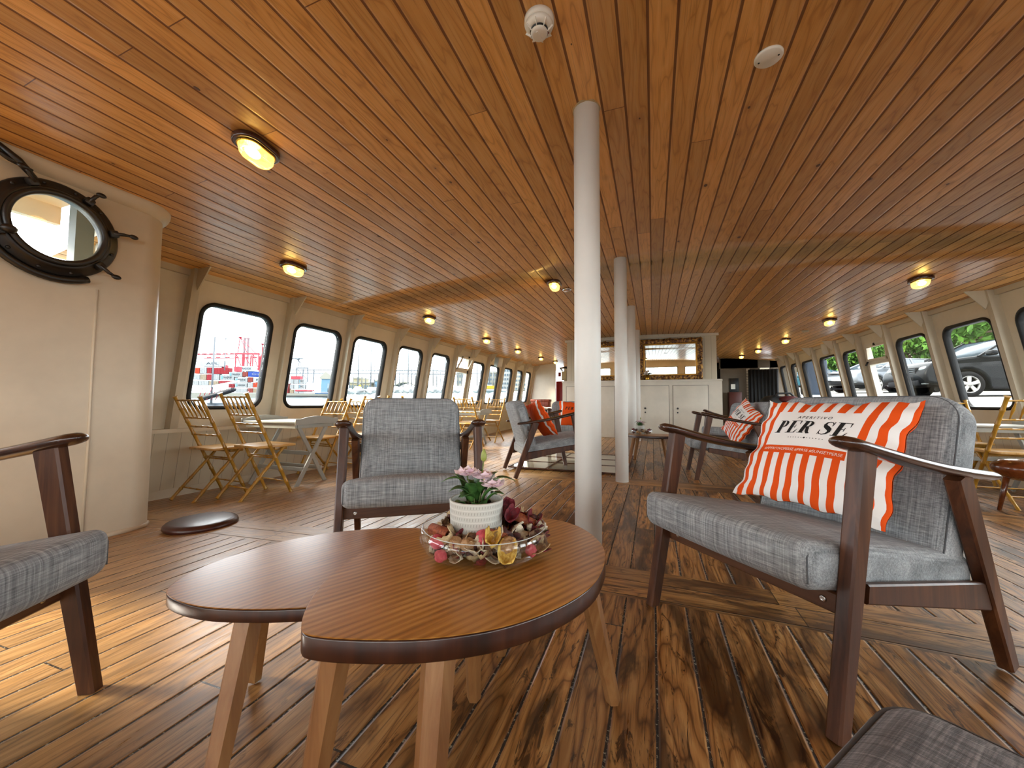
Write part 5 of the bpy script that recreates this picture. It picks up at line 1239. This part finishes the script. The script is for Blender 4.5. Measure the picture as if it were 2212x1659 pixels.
for k, (a, c, d, e, col_, tx_) in enumerate(CL):
    row = 'top row' if e < 793 else 'upper row' if e < 809 else 'middle row' if e < 827 else 'lower row' if e < 840 else 'bottom row'
    tw = 'first port window' if a < 600 else 'second port window'
    side_ = 'far left' if a < 450 or 600 < a < 630 else 'left part' if a < 490 or 600 < a < 640 else 'middle part' if a < 530 else 'right part'
    container(a, c, d, e, col_, '%s container%s, %s of %s, %s' % (CNAME[col_], ' with lettering' if tx_ else '', side_, row, tw), tx_)
# quay strip under the containers and the dark quay edge
def strip(name, px0, px1, py0, py1, D, mat, lab, cat, th=2.0, group=None):
    m = (at(px0, py1, depth=D) + at(px1, py1, depth=D)) / 2; w = (px1 - px0) * D / FPX; h = (py1 - py0) * D / FPX
    b = MB(); b.box((0, th / 2, h / 2), (w, th, h)); o = b.build(name, mat); o.location = m; o.rotation_euler = (0, 0, YAW); tag(o, lab, cat, group); return o
strip('quay', 380, 725, 849, 866, 160, flat('pale_quay_stone', '7a7a72'), 'pale stone quay below the stacked containers', 'quay', 10)
strip('quay_edge', 600, 725, 854.5, 858.5, 140, flat('dark_quay_edge', '33383a'), 'dark floating quay edge at the waterline, second port window', 'quay', 4)
M['crane'] = flat('red_crane_paint', '96303c', .5); M['crane_grey'] = flat('faded_grey_steel', '6b7076'); M['cable'] = flat('grey_cable', '8a9095')
def crane(D, legs, ytop, ybeam, ybase, apex, boom, lab, mat, back=6.0):
    o0 = at(legs[0], ybase, depth=D); t = empty('gantry_crane', o0, YAW, lab, 'crane', 'harbour gantry cranes'); s_ = D / FPX
    def L(px, py, d=0): return V((px - legs[0]) * s_, d, (ybase - py) * s_)
    for x in legs:
        for d in (0, back): b = MB(); b.bar(L(x, ybase, d), L(x + (1.5 if d else 0), ybeam, d), s_ * 2.3, s_ * 2.3); b.build('leg', mat, t)
    b = MB(); b.bar(L(legs[0] - 1, ybeam), L(legs[-1] + 1, ybeam), s_ * 3.5, s_ * 3.5, up=(0, 0, 1)); b.bar(L(legs[0], ybase - 3), L(legs[-1], ybase - 3), s_ * 3, s_ * 3)
    for i in range(len(legs) - 1): b.bar(L(legs[i] + 2, ybeam + 3), L(legs[i + 1] - 2, ybase - 8), s_ * 1.4, s_ * 1.4)
    b.build('portal_beam', mat, t)
    b = MB(); b.bar(L(boom[0], boom[1]), L(boom[2], boom[3]), s_ * 2.0, s_ * 1.6)
    for k in range(6): u = (k + .5) / 6; b.box(L(boom[0] + (boom[2] - boom[0]) * u, boom[1] + (boom[3] - boom[1]) * u - 1.2), (s_ * 6, 1.5, s_ * 2.0))
    b.build('boom', mat, t)
    b = MB()
    for x in (legs[0] + 4, (legs[0] + legs[-1]) / 2, legs[-1] - 6): b.bar(L(x, ybeam), L(*apex), s_ * 1.3, s_ * 1.3)
    b.ell(L(*apex), (s_ * 3.5, 1, s_ * 1.8), 8, 6); b.build('apex_frame', mat, t)
    b = MB()
    for u in (.05, .45): b.bar(L(*apex), L(boom[0] + (boom[2] - boom[0]) * u, boom[1]), s_ * .5, s_ * .5)
    b.build('stay_cables', M['crane_grey'], t)
crane(200, (508, 523, 545, 558), 760, 764, 800, (516, 728), (418, 766, 508, 765), 'large red gantry crane in the first port window, its boom reaching left', M['crane'])
crane(230, (560, 574), 750, 771, 804, (565, 743), (440, 774, 560, 773), 'second red gantry crane behind the large one, at the first window edge', M['crane'])
crane(210, (640, 664), 765, 795, 826, (642, 776), (620, 775, 652, 775), 'thin grey-red crane in the second port window', M['crane_grey'])
strip('crane_cab', 628, 648, 812, 819, 158, M['crane'], 'red crane cab above the white containers, second port window', 'crane cab')
strip('crane_cab', 505, 515, 792, 803, 158, M['crane'], 'red machinery block at the foot of the large crane', 'crane cab'); strip('crane_cab', 478, 486, 788, 796, 168, M['crane'], 'small red machinery block left of the large crane', 'crane cab')
# bridge
br = empty('suspension_bridge', at(700, 803, depth=520), YAW, 'long grey truss bridge with cables across the harbour', 'bridge'); s_ = 520 / FPX
def BL(px, py, d=0): return V((px - 700) * s_, d, (803 - py) * s_)
b = MB(); x0, x1 = 585, 985
for d in (0, 8):
    b.bar(BL(x0, 799, d), BL(x1, 799, d), s_ * 1.0, s_ * 1.0); b.bar(BL(x0, 806.5, d), BL(x1, 806.5, d), s_ * 1.4, s_ * 1.4)
for k in range(66): a = x0 + (x1 - x0) * k / 66; c = x0 + (x1 - x0) * (k + .5) / 66; e = x0 + (x1 - x0) * (k + 1) / 66; b.bar(BL(a, 799), BL(c, 806), s_ * .6, s_ * .6); b.bar(BL(c, 806), BL(e, 799), s_ * .6, s_ * .6)
b.build('truss_deck', M['crane_grey'], br)
b = MB(); b.bar(BL(985, 806), BL(1140, 804), s_ * 2.2, s_ * 2.2); b.bar(BL(985, 799), BL(1140, 799), s_ * .8, s_ * .8); b.build('approach_viaduct', M['crane_grey'], br)
b = MB()
for px in (526, 534): b.bar(BL(px, 812), BL(px - .5, 730), s_ * 3.2, s_ * 3)
b.bar(BL(524, 732), BL(536, 732), s_ * 2, s_ * 2); b.build('tower', flat('hazy_pink_grey_steel', '7c6468'), br)
b = MB()
for o_ in (0, 4): b.tube([BL(534 + (980 - 534) * i / 24, 731 + o_ * .8 + (801 - 731 - o_) * (1 - (1 - i / 24) ** 2.0)) for i in range(25)], s_ * .28, 5)
b.build('cable', M['cable'], br)
# lamp mast and sheds
lm = empty('floodlight_mast', at(485, 800, depth=150), YAW, 'thin grey floodlight mast with a cross head in the first port window', 'mast'); s_ = 150 / FPX
b = MB(); b.tube([(0, 0, 0), (0, 0, 69 * s_)], [s_ * 1.0, s_ * .6], 6); b.build('pole', M['crane_grey'], lm); b = MB(); b.box((0, 0, 67 * s_), (12 * s_, .3, 1.2 * s_)); b.box((0, 0, 69 * s_), (4 * s_, .3, 1.6 * s_)); b.build('lamp_head', M['crane_grey'], lm)
def shed(px0, px1, py0, py1, D, wall, roof, lab, kind='flat', sign=None, wins=0):
    m = (at(px0, py1, depth=D) + at(px1, py1, depth=D)) / 2; w = (px1 - px0) * D / FPX; h = (py1 - py0) * D / FPX
    t = empty('harbour_building', m, YAW, lab, 'building', 'buildings across the harbour'); b = MB(); b.box((0, 4, h / 2), (w, 8, h)); b.build('walls', wall, t)
    b = MB()
    if kind == 'gable': b.slab([(-w / 2 - .5, h * .9), (w / 2 + .5, h * .9), (w / 2 + .5, h), (-w * .1, h * 1.35), (-w / 2 - .5, h)], -.4, 8.4, fn=lambda p: V(p.x, p.z, p.y))
    else: b.box((0, 4, h + .3), (w * 1.04, 8.6, .6))
    b.build('roof', roof, t, fixn=True)
    if wins:
        nr, nc = wins
        for r_ in range(nr):
            b = MB()
            for c_ in range(nc): b.box((-w / 2 + w * (c_ + .5) / nc, -.05, h * (r_ + .5) / nr), (w / nc * .6, .12, h / nr * .45))
            b.build('window_row', M['winblue'], t)
    if sign: b = MB(); b.ell((w * .0, -.1, h * .55), (w * .12, .1, h * .22), 12, 8); b.build('sign', sign, t)
M['winblue'] = flat('dull_blue_glazing', '4a5d68', .3); M['conc'] = flat('pale_concrete', '88867c'); M['bl'] = flat('blue_grey_cladding', '5d7d92'); M['buff'] = flat('buff_wall', '8a8369')
shed(693, 717, 815, 850, 150, M['bl'], M['conc'], 'blue-grey shed with a pale gable in the second port window', 'gable'); shed(753, 801, 828, 844, 150, M['buff'], M['conc'], 'long buff quay building with a yellow oval sign, third port window', 'flat', flat('yellow_sign', 'b59a2c'), (1, 9))
shed(763, 780, 818, 828, 152, M['buff'], M['conc'], 'small upper block on the long buff building, third port window'); shed(808, 824, 824, 846, 150, M['bl'], M['conc'], 'blue shed at the right of the third port window', wins=(1, 3))
shed(986, 1006, 806, 845, 160, M['conc'], M['conc'], 'grey building partly seen through the hopper window', wins=(3, 4)); shed(1046, 1074, 806, 842, 140, M['conc'], M['conc'], 'white waterfront block with grey window bands, eighth port window', wins=(4, 5)); shed(1078, 1104, 796, 842, 135, flat('white_facade', '9a9c9a'), M['conc'], 'white and blue waterfront block, ninth port window', wins=(5, 5)); shed(1106, 1150, 800, 844, 130, flat('cream_facade', '969084'), M['conc'], 'cream waterfront block at the far end of the port windows', wins=(5, 7))
ar = empty('arched_roof', at(870, 846, depth=150), YAW, 'low curved canopy roof among the masts, fourth port window', 'canopy'); s_ = 150 / FPX
b = MB(); pts = [((-22 + 50 * i / 14) * s_, 0, (13 + 9 * math.sin(PI * i / 14)) * s_) for i in range(15)]
b.add([p for x, _, z in pts for p in ((x, 0, z), (x, 7, z), (x, 0, z - .5), (x, 7, z - .5))], [(i * 4, i * 4 + 4, i * 4 + 5, i * 4 + 1) for i in range(14)] + [(i * 4 + 2, i * 4 + 3, i * 4 + 7, i * 4 + 6) for i in range(14)] + [(i * 4, i * 4 + 2, i * 4 + 6, i * 4 + 4) for i in range(14)]); b.build('roof', M['conc'], ar)
for k in range(5): b = MB(); b.tube([((-20 + 11 * k) * s_, 2, 0), ((-20 + 11 * k) * s_, 2, 15 * s_)], .25, 6); b.build('support', M['crane_grey'], ar)
# sail boats at the marina
M['hull'] = flat('white_hull', '9fa3a6', .3); M['hullb'] = flat('blue_hull', '2f4a6a', .3); M['mastm'] = flat('grey_mast', '62676c', .4)
def make_boat():
    t = empty('sailing_boat', (0, 0, 0), 0, 'x', 'sailing boat', 'moored sailing boats in the marina'); b = MB(); n = 12; vs = []
    for i in range(n + 1):
        u = i / n; x = -4.5 + 9 * u; w = 1.4 * (1 - u ** 3) * (1 if u > .05 else .9); z1 = 1.1 + .35 * u * u
        vs += [(x, -w, z1), (x, -w * .75, .2), (x, 0, -.2), (x, w * .75, .2), (x, w, z1)]
    b.add(vs, [(i * 5 + k, i * 5 + k + 1, i * 5 + k + 6, i * 5 + k + 5) for i in range(n) for k in range(4)] + [(i * 5 + 4, i * 5, i * 5 + 5, i * 5 + 9) for i in range(n)] + [(0, 4, 3, 2, 1)], 0, True); b.build('hull', M['hull'], t, fixn=True)
    b = MB(); b.rbox((-.6, 0, 1.5), (3.6, 1.5, .7), .2, 2, n=2); b.build('cabin', M['hull'], t); b = MB(); b.box((-.5, 0, 1.55), (3.0, 1.54, .22)); b.build('cabin_window', M['winblue'], t)
    b = MB(); b.tube([(.4, 0, 1.2), (.4, 0, 12.5)], [.17, .12], 6); b.tube([(.4, 0, 2.6), (-3.6, 0, 2.7)], .10, 6); b.build('mast', M['mastm'], t)
    b = MB(); b.tube([(.4, 0, 12.2), (4.4, 0, 1.5)], .02, 4); b.tube([(.4, 0, 12.2), (-4.4, 0, 1.4)], .02, 4); b.build('rigging', M['mastm'], t); return t
boat = make_boat(); first = True
rnd = random.Random(3)
for k in range(34):
    row, i = k % 3, k // 3; D = (98, 118, 140)[row]; px = 746 + 27 * i + row * 8 + (14 if i > 9 else 0); py = 848 if px > 800 else 851
    p = at(px, py, depth=D); o = boat if first else dup(boat); first = False
    o.location = p; o.rotation_euler = (0, 0, math.atan2(p.y, p.x) + PI + rnd.uniform(-.08, .08)); sc = rnd.uniform(.85, 1.05); o.scale = (sc,) * 3
    w_ = 'third' if px < 835 else 'fourth' if px < 915 else 'fifth' if px < 970 else 'sixth' if px < 1010 else 'seventh' if px < 1046 else 'last'
    o['label'] = 'white moored sailing boat with bare mast, seen through the %s port window%s' % (w_, 's' if w_ == 'last' else ''); o['group'] = 'sailing boats seen through the %s port window' % w_
yb_ = dup(boat, at(1062, 846, depth=70), .4, 'yellow-topped motor boat in the eighth port window'); yb_['category'] = 'motor boat'; yb_['group'] = 'motor boats by the far pontoon'; yb_.scale = (.6, .6, .35)
b = MB(); b.box((0, 0, 2.2), (5.2, 2.2, 1.6)); b.build('yellow_cabin', flat('yellow_boat_paint', 'a88620'), yb_)
rb = dup(boat, at(658, 846, depth=140), .2, 'red-hulled workboat below the cranes in the second port window'); rb['category'] = 'workboat'; rb['group'] = 'workboats'; rb.scale = (.7, .7, .4); b = MB(); b.box((0, 0, .9), (8.6, 3.0, 1.5)); b.build('red_hull_band', M['crane'], rb)
bb = dup(boat, at(706, 851, depth=135), .1, 'white and blue launch under the blue-grey shed, second port window'); bb['category'] = 'launch'; bb['group'] = 'workboats'; bb.scale = (1.0, .8, .3); b = MB(); b.box((0, 0, .8), (8, 2.9, 1.2)); b.build('blue_hull_band', M['hullb'], bb)
# nearer moored sailing boat with a dark sail cover, first window
nb = at(462, 874, depth=24); t = empty('sailing_boat', nb, YAW - .25, 'near moored sailing boat with furled dark sail cover behind the first gold chairs', 'sailing boat'); s_ = 24 / FPX
b = MB(); b.rbox((0, 1, -.3), (4.6, 1.8, 1.0), .35, 3, n=4); b.build('hull', flat('grey_blue_hull', '3c4650', .3), t); b = MB(); b.rbox((.2, 0, 22 * s_), (100 * s_, .34, .30), .14, 3, n=6, rot=Euler((0, -.22, 0)), fn=lambda p: p + V(0, 0, .06 * noise.noise(p * 5))); b.build('sail_cover', flat('dark_navy_sail_cover', '14161f', .7), t)
b = MB(); b.tube([(-8 * s_, 0, 0), (-5.5 * s_, 0, 148 * s_)], [2.2 * s_, 1.3 * s_], 8); b.tube([(-5.5 * s_, 0, 142 * s_), (-9 * s_, 0, 146 * s_)], 1.0 * s_, 6); b.build('mast', flat('grey_mast_paint', '5c6168'), t)
b = MB(); b.bar((-60 * s_, 0, 32 * s_), (66 * s_, 0, 50 * s_), .09, .12); b.build('boom', M['hull'], t)
b = MB()
for k in range(5): b.tube([(-40 * s_ + 12 * k * s_, -.1, 10 * s_), (-30 * s_ + 13 * k * s_, -.1, 35 * s_)], .02, 5)
b.build('ropes', M['crane'], t)

# ------------------------------------------------------------------ outside, starboard side: car park
def gz(x, y): return .37 + .043 * y + .012 * max(0, x - 8)
q = NT('pale_asphalt'); n1 = q.noise(q.coord(), 3, 5, .6); M['asphalt'] = q.base(q.ramp(n1, [(.3, '4f4d4a'), (.7, '686662')]), .85, .2)
o = sheet('ground', 4.9, 120, -60, 400, gz, M['asphalt'], 20, 24); o['kind'] = 'structure'
b = MB(); b.box((4.95, 20, -.9), (.25, 120, 2.6)); 
def carpaint(name, c): return NT(name).base(dim(c), .35, .06, 0, .0, .1)
M['carglass'] = NT('dark_car_glass').base('2a333a', .12, .35); M['tyre'] = paint('tyre_rubber', '0c0c0d', .7, 0, spec=.05); M['alloy'] = NT('light_alloy').base('6e6d6a', .4, .2, 0); M['chrome'] = NT('chrome').base('55585a', .3, .5, 1)
M['lens'] = NT('headlamp_lens').base('5c6468', .15, .4); M['tail'] = NT('red_tail_lens').base('8a1010', .2, .6); M['under'] = paint('black_sill_plastic', '0d0e10', .6, 0, spec=.05)
CP = {k: carpaint('car_paint_' + k, v) for k, v in dict(black='0d1013', blue='12305e', white='b5b8ba', silver='7b8086', red='7a1216', teal='2c5560').items()}
def arc(cx, cz0, r, a0, a1, n=9): return [(cx + r * math.cos(math.radians(a0 + (a1 - a0) * i / n)), cz0 + r * math.sin(math.radians(a0 + (a1 - a0) * i / n))) for i in range(n + 1)]
def make_car(kind, paintm, label, group='cars in the car park'):
    t = empty('car', (0, 0, 0), 0, label, 'car', group); suv = kind == 'suv'; k = 1.13 if suv else 1.0
    bl_ = .98 * k; ro = 1.46 * k + (.08 if suv else 0); wr = .36 if suv else .32; fx, rx = 1.42, -1.36
    body = [(2.34, .42), (2.38, .62), (2.33, .78), (2.18, .86 * k), (1.75, .95 * k), (1.10, 1.03 * k), (-1.9, 1.10 * k), (-2.26, 1.08 * k), (-2.34, .85), (-2.36, .50), (-2.30, .34)] + [(rx - wr - .11, .30)] + arc(rx, wr, wr + .07, 180, 0)[1:-1] + [(rx + wr + .11, .24), (fx - wr - .11, .24)] + arc(fx, wr, wr + .07, 180, 0)[1:-1] + [(fx + wr + .11, .30)]
    W2 = .93 if suv else .88
    def fb(p):                                          # x, z, across
        a = p.z; zc_ = p.y; h_ = (zc_ - .5) / .6; nar = 1 - .07 * max(0, abs(p.x) - 1.5) ** 1.2 - (.05 * max(0, h_) if zc_ > .5 else 0); return V(p.x, a * nar, zc_)
    b = MB(); b.slab(body, -W2, W2, .07, 3, fn=fb); b.build('body', paintm, t, fixn=True)
    gh = [(1.12, 1.0 * k), (.28, ro - .06), (-.1, ro), (-1.35, ro - .02), (-1.72, ro - .10), (-2.12, 1.05 * k)]
    def fg(p): h_ = (p.y - 1.0 * k) / (ro - 1.0 * k); return V(p.x, p.z * (1 - .20 * max(0, h_)), p.y)
    b = MB(); b.slab(gh, -W2 + .05, W2 - .05, .05, 2, fn=fg); b.build('glasshouse', M['carglass'], t, fixn=True)
    b = MB(); rf = [(.30, ro - .055), (-.1, ro + .012), (-1.35, ro - .005), (-1.74, ro - .09), (-1.35, ro - .05), (-.1, ro - .035)]; b.slab(rf, -W2 + .045, W2 - .045, .01, 1, fn=fg)
    for s_ in (-1, 1):
        for pts in ([(1.16, 1.0 * k), (.28, ro - .04)], [(-.42, 1.0 * k), (-.40, ro - .02)], [(-1.55, 1.05 * k), (-1.38, ro - .02)], [(-2.14, 1.05 * k), (-1.72, ro - .08)]):
            q0, q1 = fg(V(pts[0][0], pts[0][1], s_ * (W2 - .05))), fg(V(pts[1][0], pts[1][1], s_ * (W2 - .05))); b.bar(q0, q1, .06, .05, bev=.01)
    b.build('roof_and_pillars', paintm, t, fixn=True)
    for x in (fx, rx):
        for s_ in (-1, 1):
            R3 = Matrix.Rotation(-s_ * PI / 2, 3, 'X') ; c = (x, s_ * (W2 - .22), wr)
            b = MB(); b.lathe([(wr * .62, .0), (wr * .93, .0), (wr, .05), (wr, .18), (wr * .93, .225), (wr * .66, .225), (wr * .63, .20)], c, 32, M3=R3, cap=False); w_ = b.build('wheel', M['tyre'], t, fixn=True)
            b = MB(); b.lathe([(wr * .66, .218), (wr * .60, .222), (wr * .60, .16)], c, 32, M3=R3, cap=False)
            for j in range(5):
                a = 2 * PI * j / 5 + .3; d = V(math.cos(a), 0, math.sin(a)); cc = V(*c) + V(0, s_ * .205, 0); b.bar(cc + d * .03, cc + d * wr * .62, .075, .03, .105, .03, up=(0, 1, 0), bev=.008)
            b.lathe([(.06, .19), (.06, .222), (0, .224)], c, 16, M3=R3); b.build('alloy_rim', M['alloy'], w_)
            b = MB(); b.lathe([(wr * .6, .13), (0, .13)], c, 24, M3=R3); b.build('brake_disc', M['under'], w_)
    for s_ in (-1, 1):
        b = MB(); b.ell((2.14, s_ * .66, .74 * k), (.22, .16, .085), 14, 8, rot=Euler((0, .15, s_ * -.35))); b.build('headlight', M['lens'], t)
        b = MB(); b.ell((-2.24, s_ * .68, .90 * k), (.12, .17, .13), 12, 8); b.build('tail_light', M['tail'], t)
        b = MB(); b.rbox((.98, s_ * (W2 + .10), 1.07 * k), (.16, .22, .14), .05, 2, n=1); b.build('wing_mirror', paintm, t)
        b = MB(); b.rbox((2.26, s_ * .66, .42), (.10, .22, .09), .03, 2, n=1); b.build('fog_lamp', M['lens'], t)
    b = MB(); b.rbox((2.30, 0, .70 * k), (.10, 1.0, .18), .03, 2, n=1); b.rbox((2.33, 0, .42), (.10, 1.2, .16), .03, 2, n=1); g = b.build('grille', M['under'], t); b = MB()
    for j in range(3): b.box((2.36, 0, .64 * k + .055 * j), (.02, .98, .012))
    b.build('grille_bar', M['chrome'], g); b = MB(); b.box((2.39, 0, .52), (.02, .50, .11)); b.box((-2.37, 0, .62), (.02, .50, .11)); b.build('number_plate', M['offwhite'], t)
    b = MB(); b.box((0, 0, .27), (1.85, W2 * 2 + .03, .09), bev=.02); b.build('sill', M['under'], t)
    return t
def park(o, px, py, D, rz): p = at(px, py, depth=D); o.location = (p.x, p.y, gz(p.x, p.y)); o.rotation_euler = (0, 0, rz); return o
suv = make_car('suv', CP['black'], 'large black car with alloy wheels filling the nearest starboard windows', 'cars in the car park')
suv.location = (9.47, 15.3, 0); suv.location.z = gz(9.0, 15.0) - .04; suv.rotation_euler = (0, 0, math.radians(187))
c1 = make_car('car', CP['blue'], 'blue car beyond the hopper window on the starboard side'); park(c1, 1862, 850, 22, 2.9)
for (src, px, D, rz, pm, lb) in ((c1, 1915, 17, 3.6, 'silver', 'silver-grey car behind the black car, seen through the hopper window'), (c1, 1905, 25, 3.2, 'red', 'red car in the distance between the hopper window bars'), (c1, 1812, 33, 3.2, 'white', 'white car far off in the fourth starboard window'), (c1, 1868, 28, 3.2, 'black', 'dark car parked behind the blue car'), (c1, 1738, 29, 3.2, 'teal', 'pale teal car in the far starboard window'), (c1, 1712, 37, 3.2, 'white', 'white van-like car by the black curtain'), (c1, 1980, 30, 3.1, 'silver', 'silver car beneath the trees behind the black car'), (c1, 2195, 24, 3.1, 'white', 'white car at the far right behind the black car')):
    o = park(dup(src, label=lb), px, 850, D, rz)
    for ch in kids(o):
        if ch.name.split('.')[0] in ('body', 'roof_and_pillars', 'wing_mirror'):
            ch.data = ch.data.copy(); ch.data.materials[0] = CP[pm]
# trees and hedge behind the cars
q = NT('sunlit_green_leaves'); oi = q.n('ObjectInfo').outputs['Random']; n1 = q.noise(q.coord(), 1.1, 3, .6); M['foliage'] = q.base(q.ramp(n1, [(.3, '1c3214'), (.55, '36551a'), (.75, '5f7a2a')]), .7, .1)
M['bark'] = pmat('tree_bark', '2e241a', '5a4836', 8)
def make_tree(seed, h=5.5, r=2.4, n=3600, ls=.16):
    R = random.Random(seed); t = empty('tree', (0, 0, 0), 0, 'x', 'tree', 'trees along the car park'); b = MB()
    b.tube([(0, 0, 0), (.1, .05, h * .3), (-.05, .1, h * .55)], [.17, .13, .09], 8); cl = []
    for k in range(15):
        a = R.uniform(0, 6.28); rr = R.uniform(.2, .75) * r; z = h * R.uniform(.42, .95); c = V(rr * math.cos(a), rr * math.sin(a), z); cl.append((c, R.uniform(.55, .95) * r * .48)); b.tube([(0, .08, h * R.uniform(.3, .5)), c * .6 + V(0, 0, h * .18), c], [.06, .04, .015], 5)
    b.build('trunk', M['bark'], t); b = MB()
    for k in range(n):
        c, cr_ = cl[k % len(cl)]; d = V(R.gauss(0, 1), R.gauss(0, 1), R.gauss(0, .8)).normalized() * cr_ * R.uniform(.55, 1.05); p = c + d; e = Euler((R.uniform(0, 6.3), R.uniform(0, 6.3), 0)).to_matrix(); s_ = ls * R.uniform(.6, 1.3)
        b.add([p + e @ V(-s_, 0, 0), p + e @ V(0, -s_ * .5, .02), p + e @ V(s_, 0, 0), p + e @ V(0, s_ * .5, .02)], [(0, 1, 2, 3)])
    b.build('foliage', M['foliage'], t); return t
T1, T2 = make_tree(1), make_tree(2, 4.6, 2.7)
TP = [(2105, 17.5, T1, 1.05, 'bright green tree above the black car windscreen'), (1955, 27, T2, 1.05, 'green tree over the black car bonnet, second starboard window'), (2200, 19, T1, .9, 'tree at the far right edge behind the black car'), (1905, 38, T1, 1.1, 'tree seen above the hopper window bar'), (1848, 44, T2, 1.2, 'tree in the window before the hopper'), (1800, 45, T1, 1.0, 'tree behind the wall speaker window'), (1752, 47, T2, 1.1, 'distant tree in a far starboard window'), (2020, 36, T1, 1.0, 'tree in the gap between the nearest starboard windows')]
seen_ = set()
for px, D, src, sc, lb in TP:
    o = src if src.name not in seen_ else dup(src)
    seen_.add(src.name); p = at(px, 850, depth=D); o.location = (p.x, p.y, gz(p.x, p.y)); o.rotation_euler = (0, 0, px * .37); o.scale = (sc,) * 3; o['label'] = lb
# pale wall and railings behind the trees, bench-like rack by the quay
def rstrip(name, px0, px1, z0, z1, D, mat, lab, cat):
    a, c = at(px0, 850, depth=D), at(px1, 850, depth=D); b = MB(); g_ = gz(a.x, a.y); b.bar((a.x, a.y, g_ + (z0 + z1) / 2), (c.x, c.y, gz(c.x, c.y) + (z0 + z1) / 2), .3, z1 - z0); o = b.build(name, mat); tag(o, lab, cat); return o
rstrip('building_wall', 1640, 2330, 0, 6.5, 52, flat('warm_pale_facade', '8e8672'), 'warm pale building facade far behind the car park trees', 'building')
rl = empty('railing', (0, 0, 0), 0, 'red railing on the bank behind the trees', 'railing'); a, c = at(2040, 800, depth=30), at(2330, 790, depth=26)
for z in (0, .5, 1.0): b = MB(); b.bar(a + V(0, 0, z), c + V(0, 0, z), .06, .06); b.build('rail', M['crane'], rl)
for k in range(9): b = MB(); p = a + (c - a) * k / 8; b.bar(p + V(0, 0, -.3), p + V(0, 0, 1.05), .07, .07); b.build('post', M['crane'], rl)
rk = at(1806, 855, depth=13); t = empty('quay_rack', (rk.x, rk.y, gz(rk.x, rk.y)), .4, 'low dark metal rack standing on the quay, fourth starboard window', 'rack')
for x in (-.4, .4):
    b = MB(); b.box((x, 0, .4), (.04, .04, .9)); b.build('post', M['under'], t)
for z in (.25, .5, .75): b = MB(); b.box((0, 0, z), (.9, .05, .04)); b.build('bar', M['under'], t)
sg = at(1757, 805, depth=11); t = empty('clothed_figure_stand', (sg.x, sg.y, gz(sg.x, sg.y)), 0, 'dark rubbish container draped in blue-grey behind the third far window', 'waste container')
b = MB(); b.rbox((0, 0, .6), (.55, .45, 1.0), .08, 3, n=2, fn=lambda p: p + V(0, 0, 0)); b.build('body', flat('dull_blue_bin', '333d4c', .5), t); b = MB(); b.rbox((0, 0, 1.15), (.6, .5, .12), .05, 2, n=1); b.build('lid', M['under'], t)
b = MB(); b.box((4.6, 14, .05), (.5, 40, 1.5)); o = b.build('quay_wall', M['conc']); o.rotation_euler = (0, 0, 0); o.location = (.35, 0, -.35); o['kind'] = 'structure'
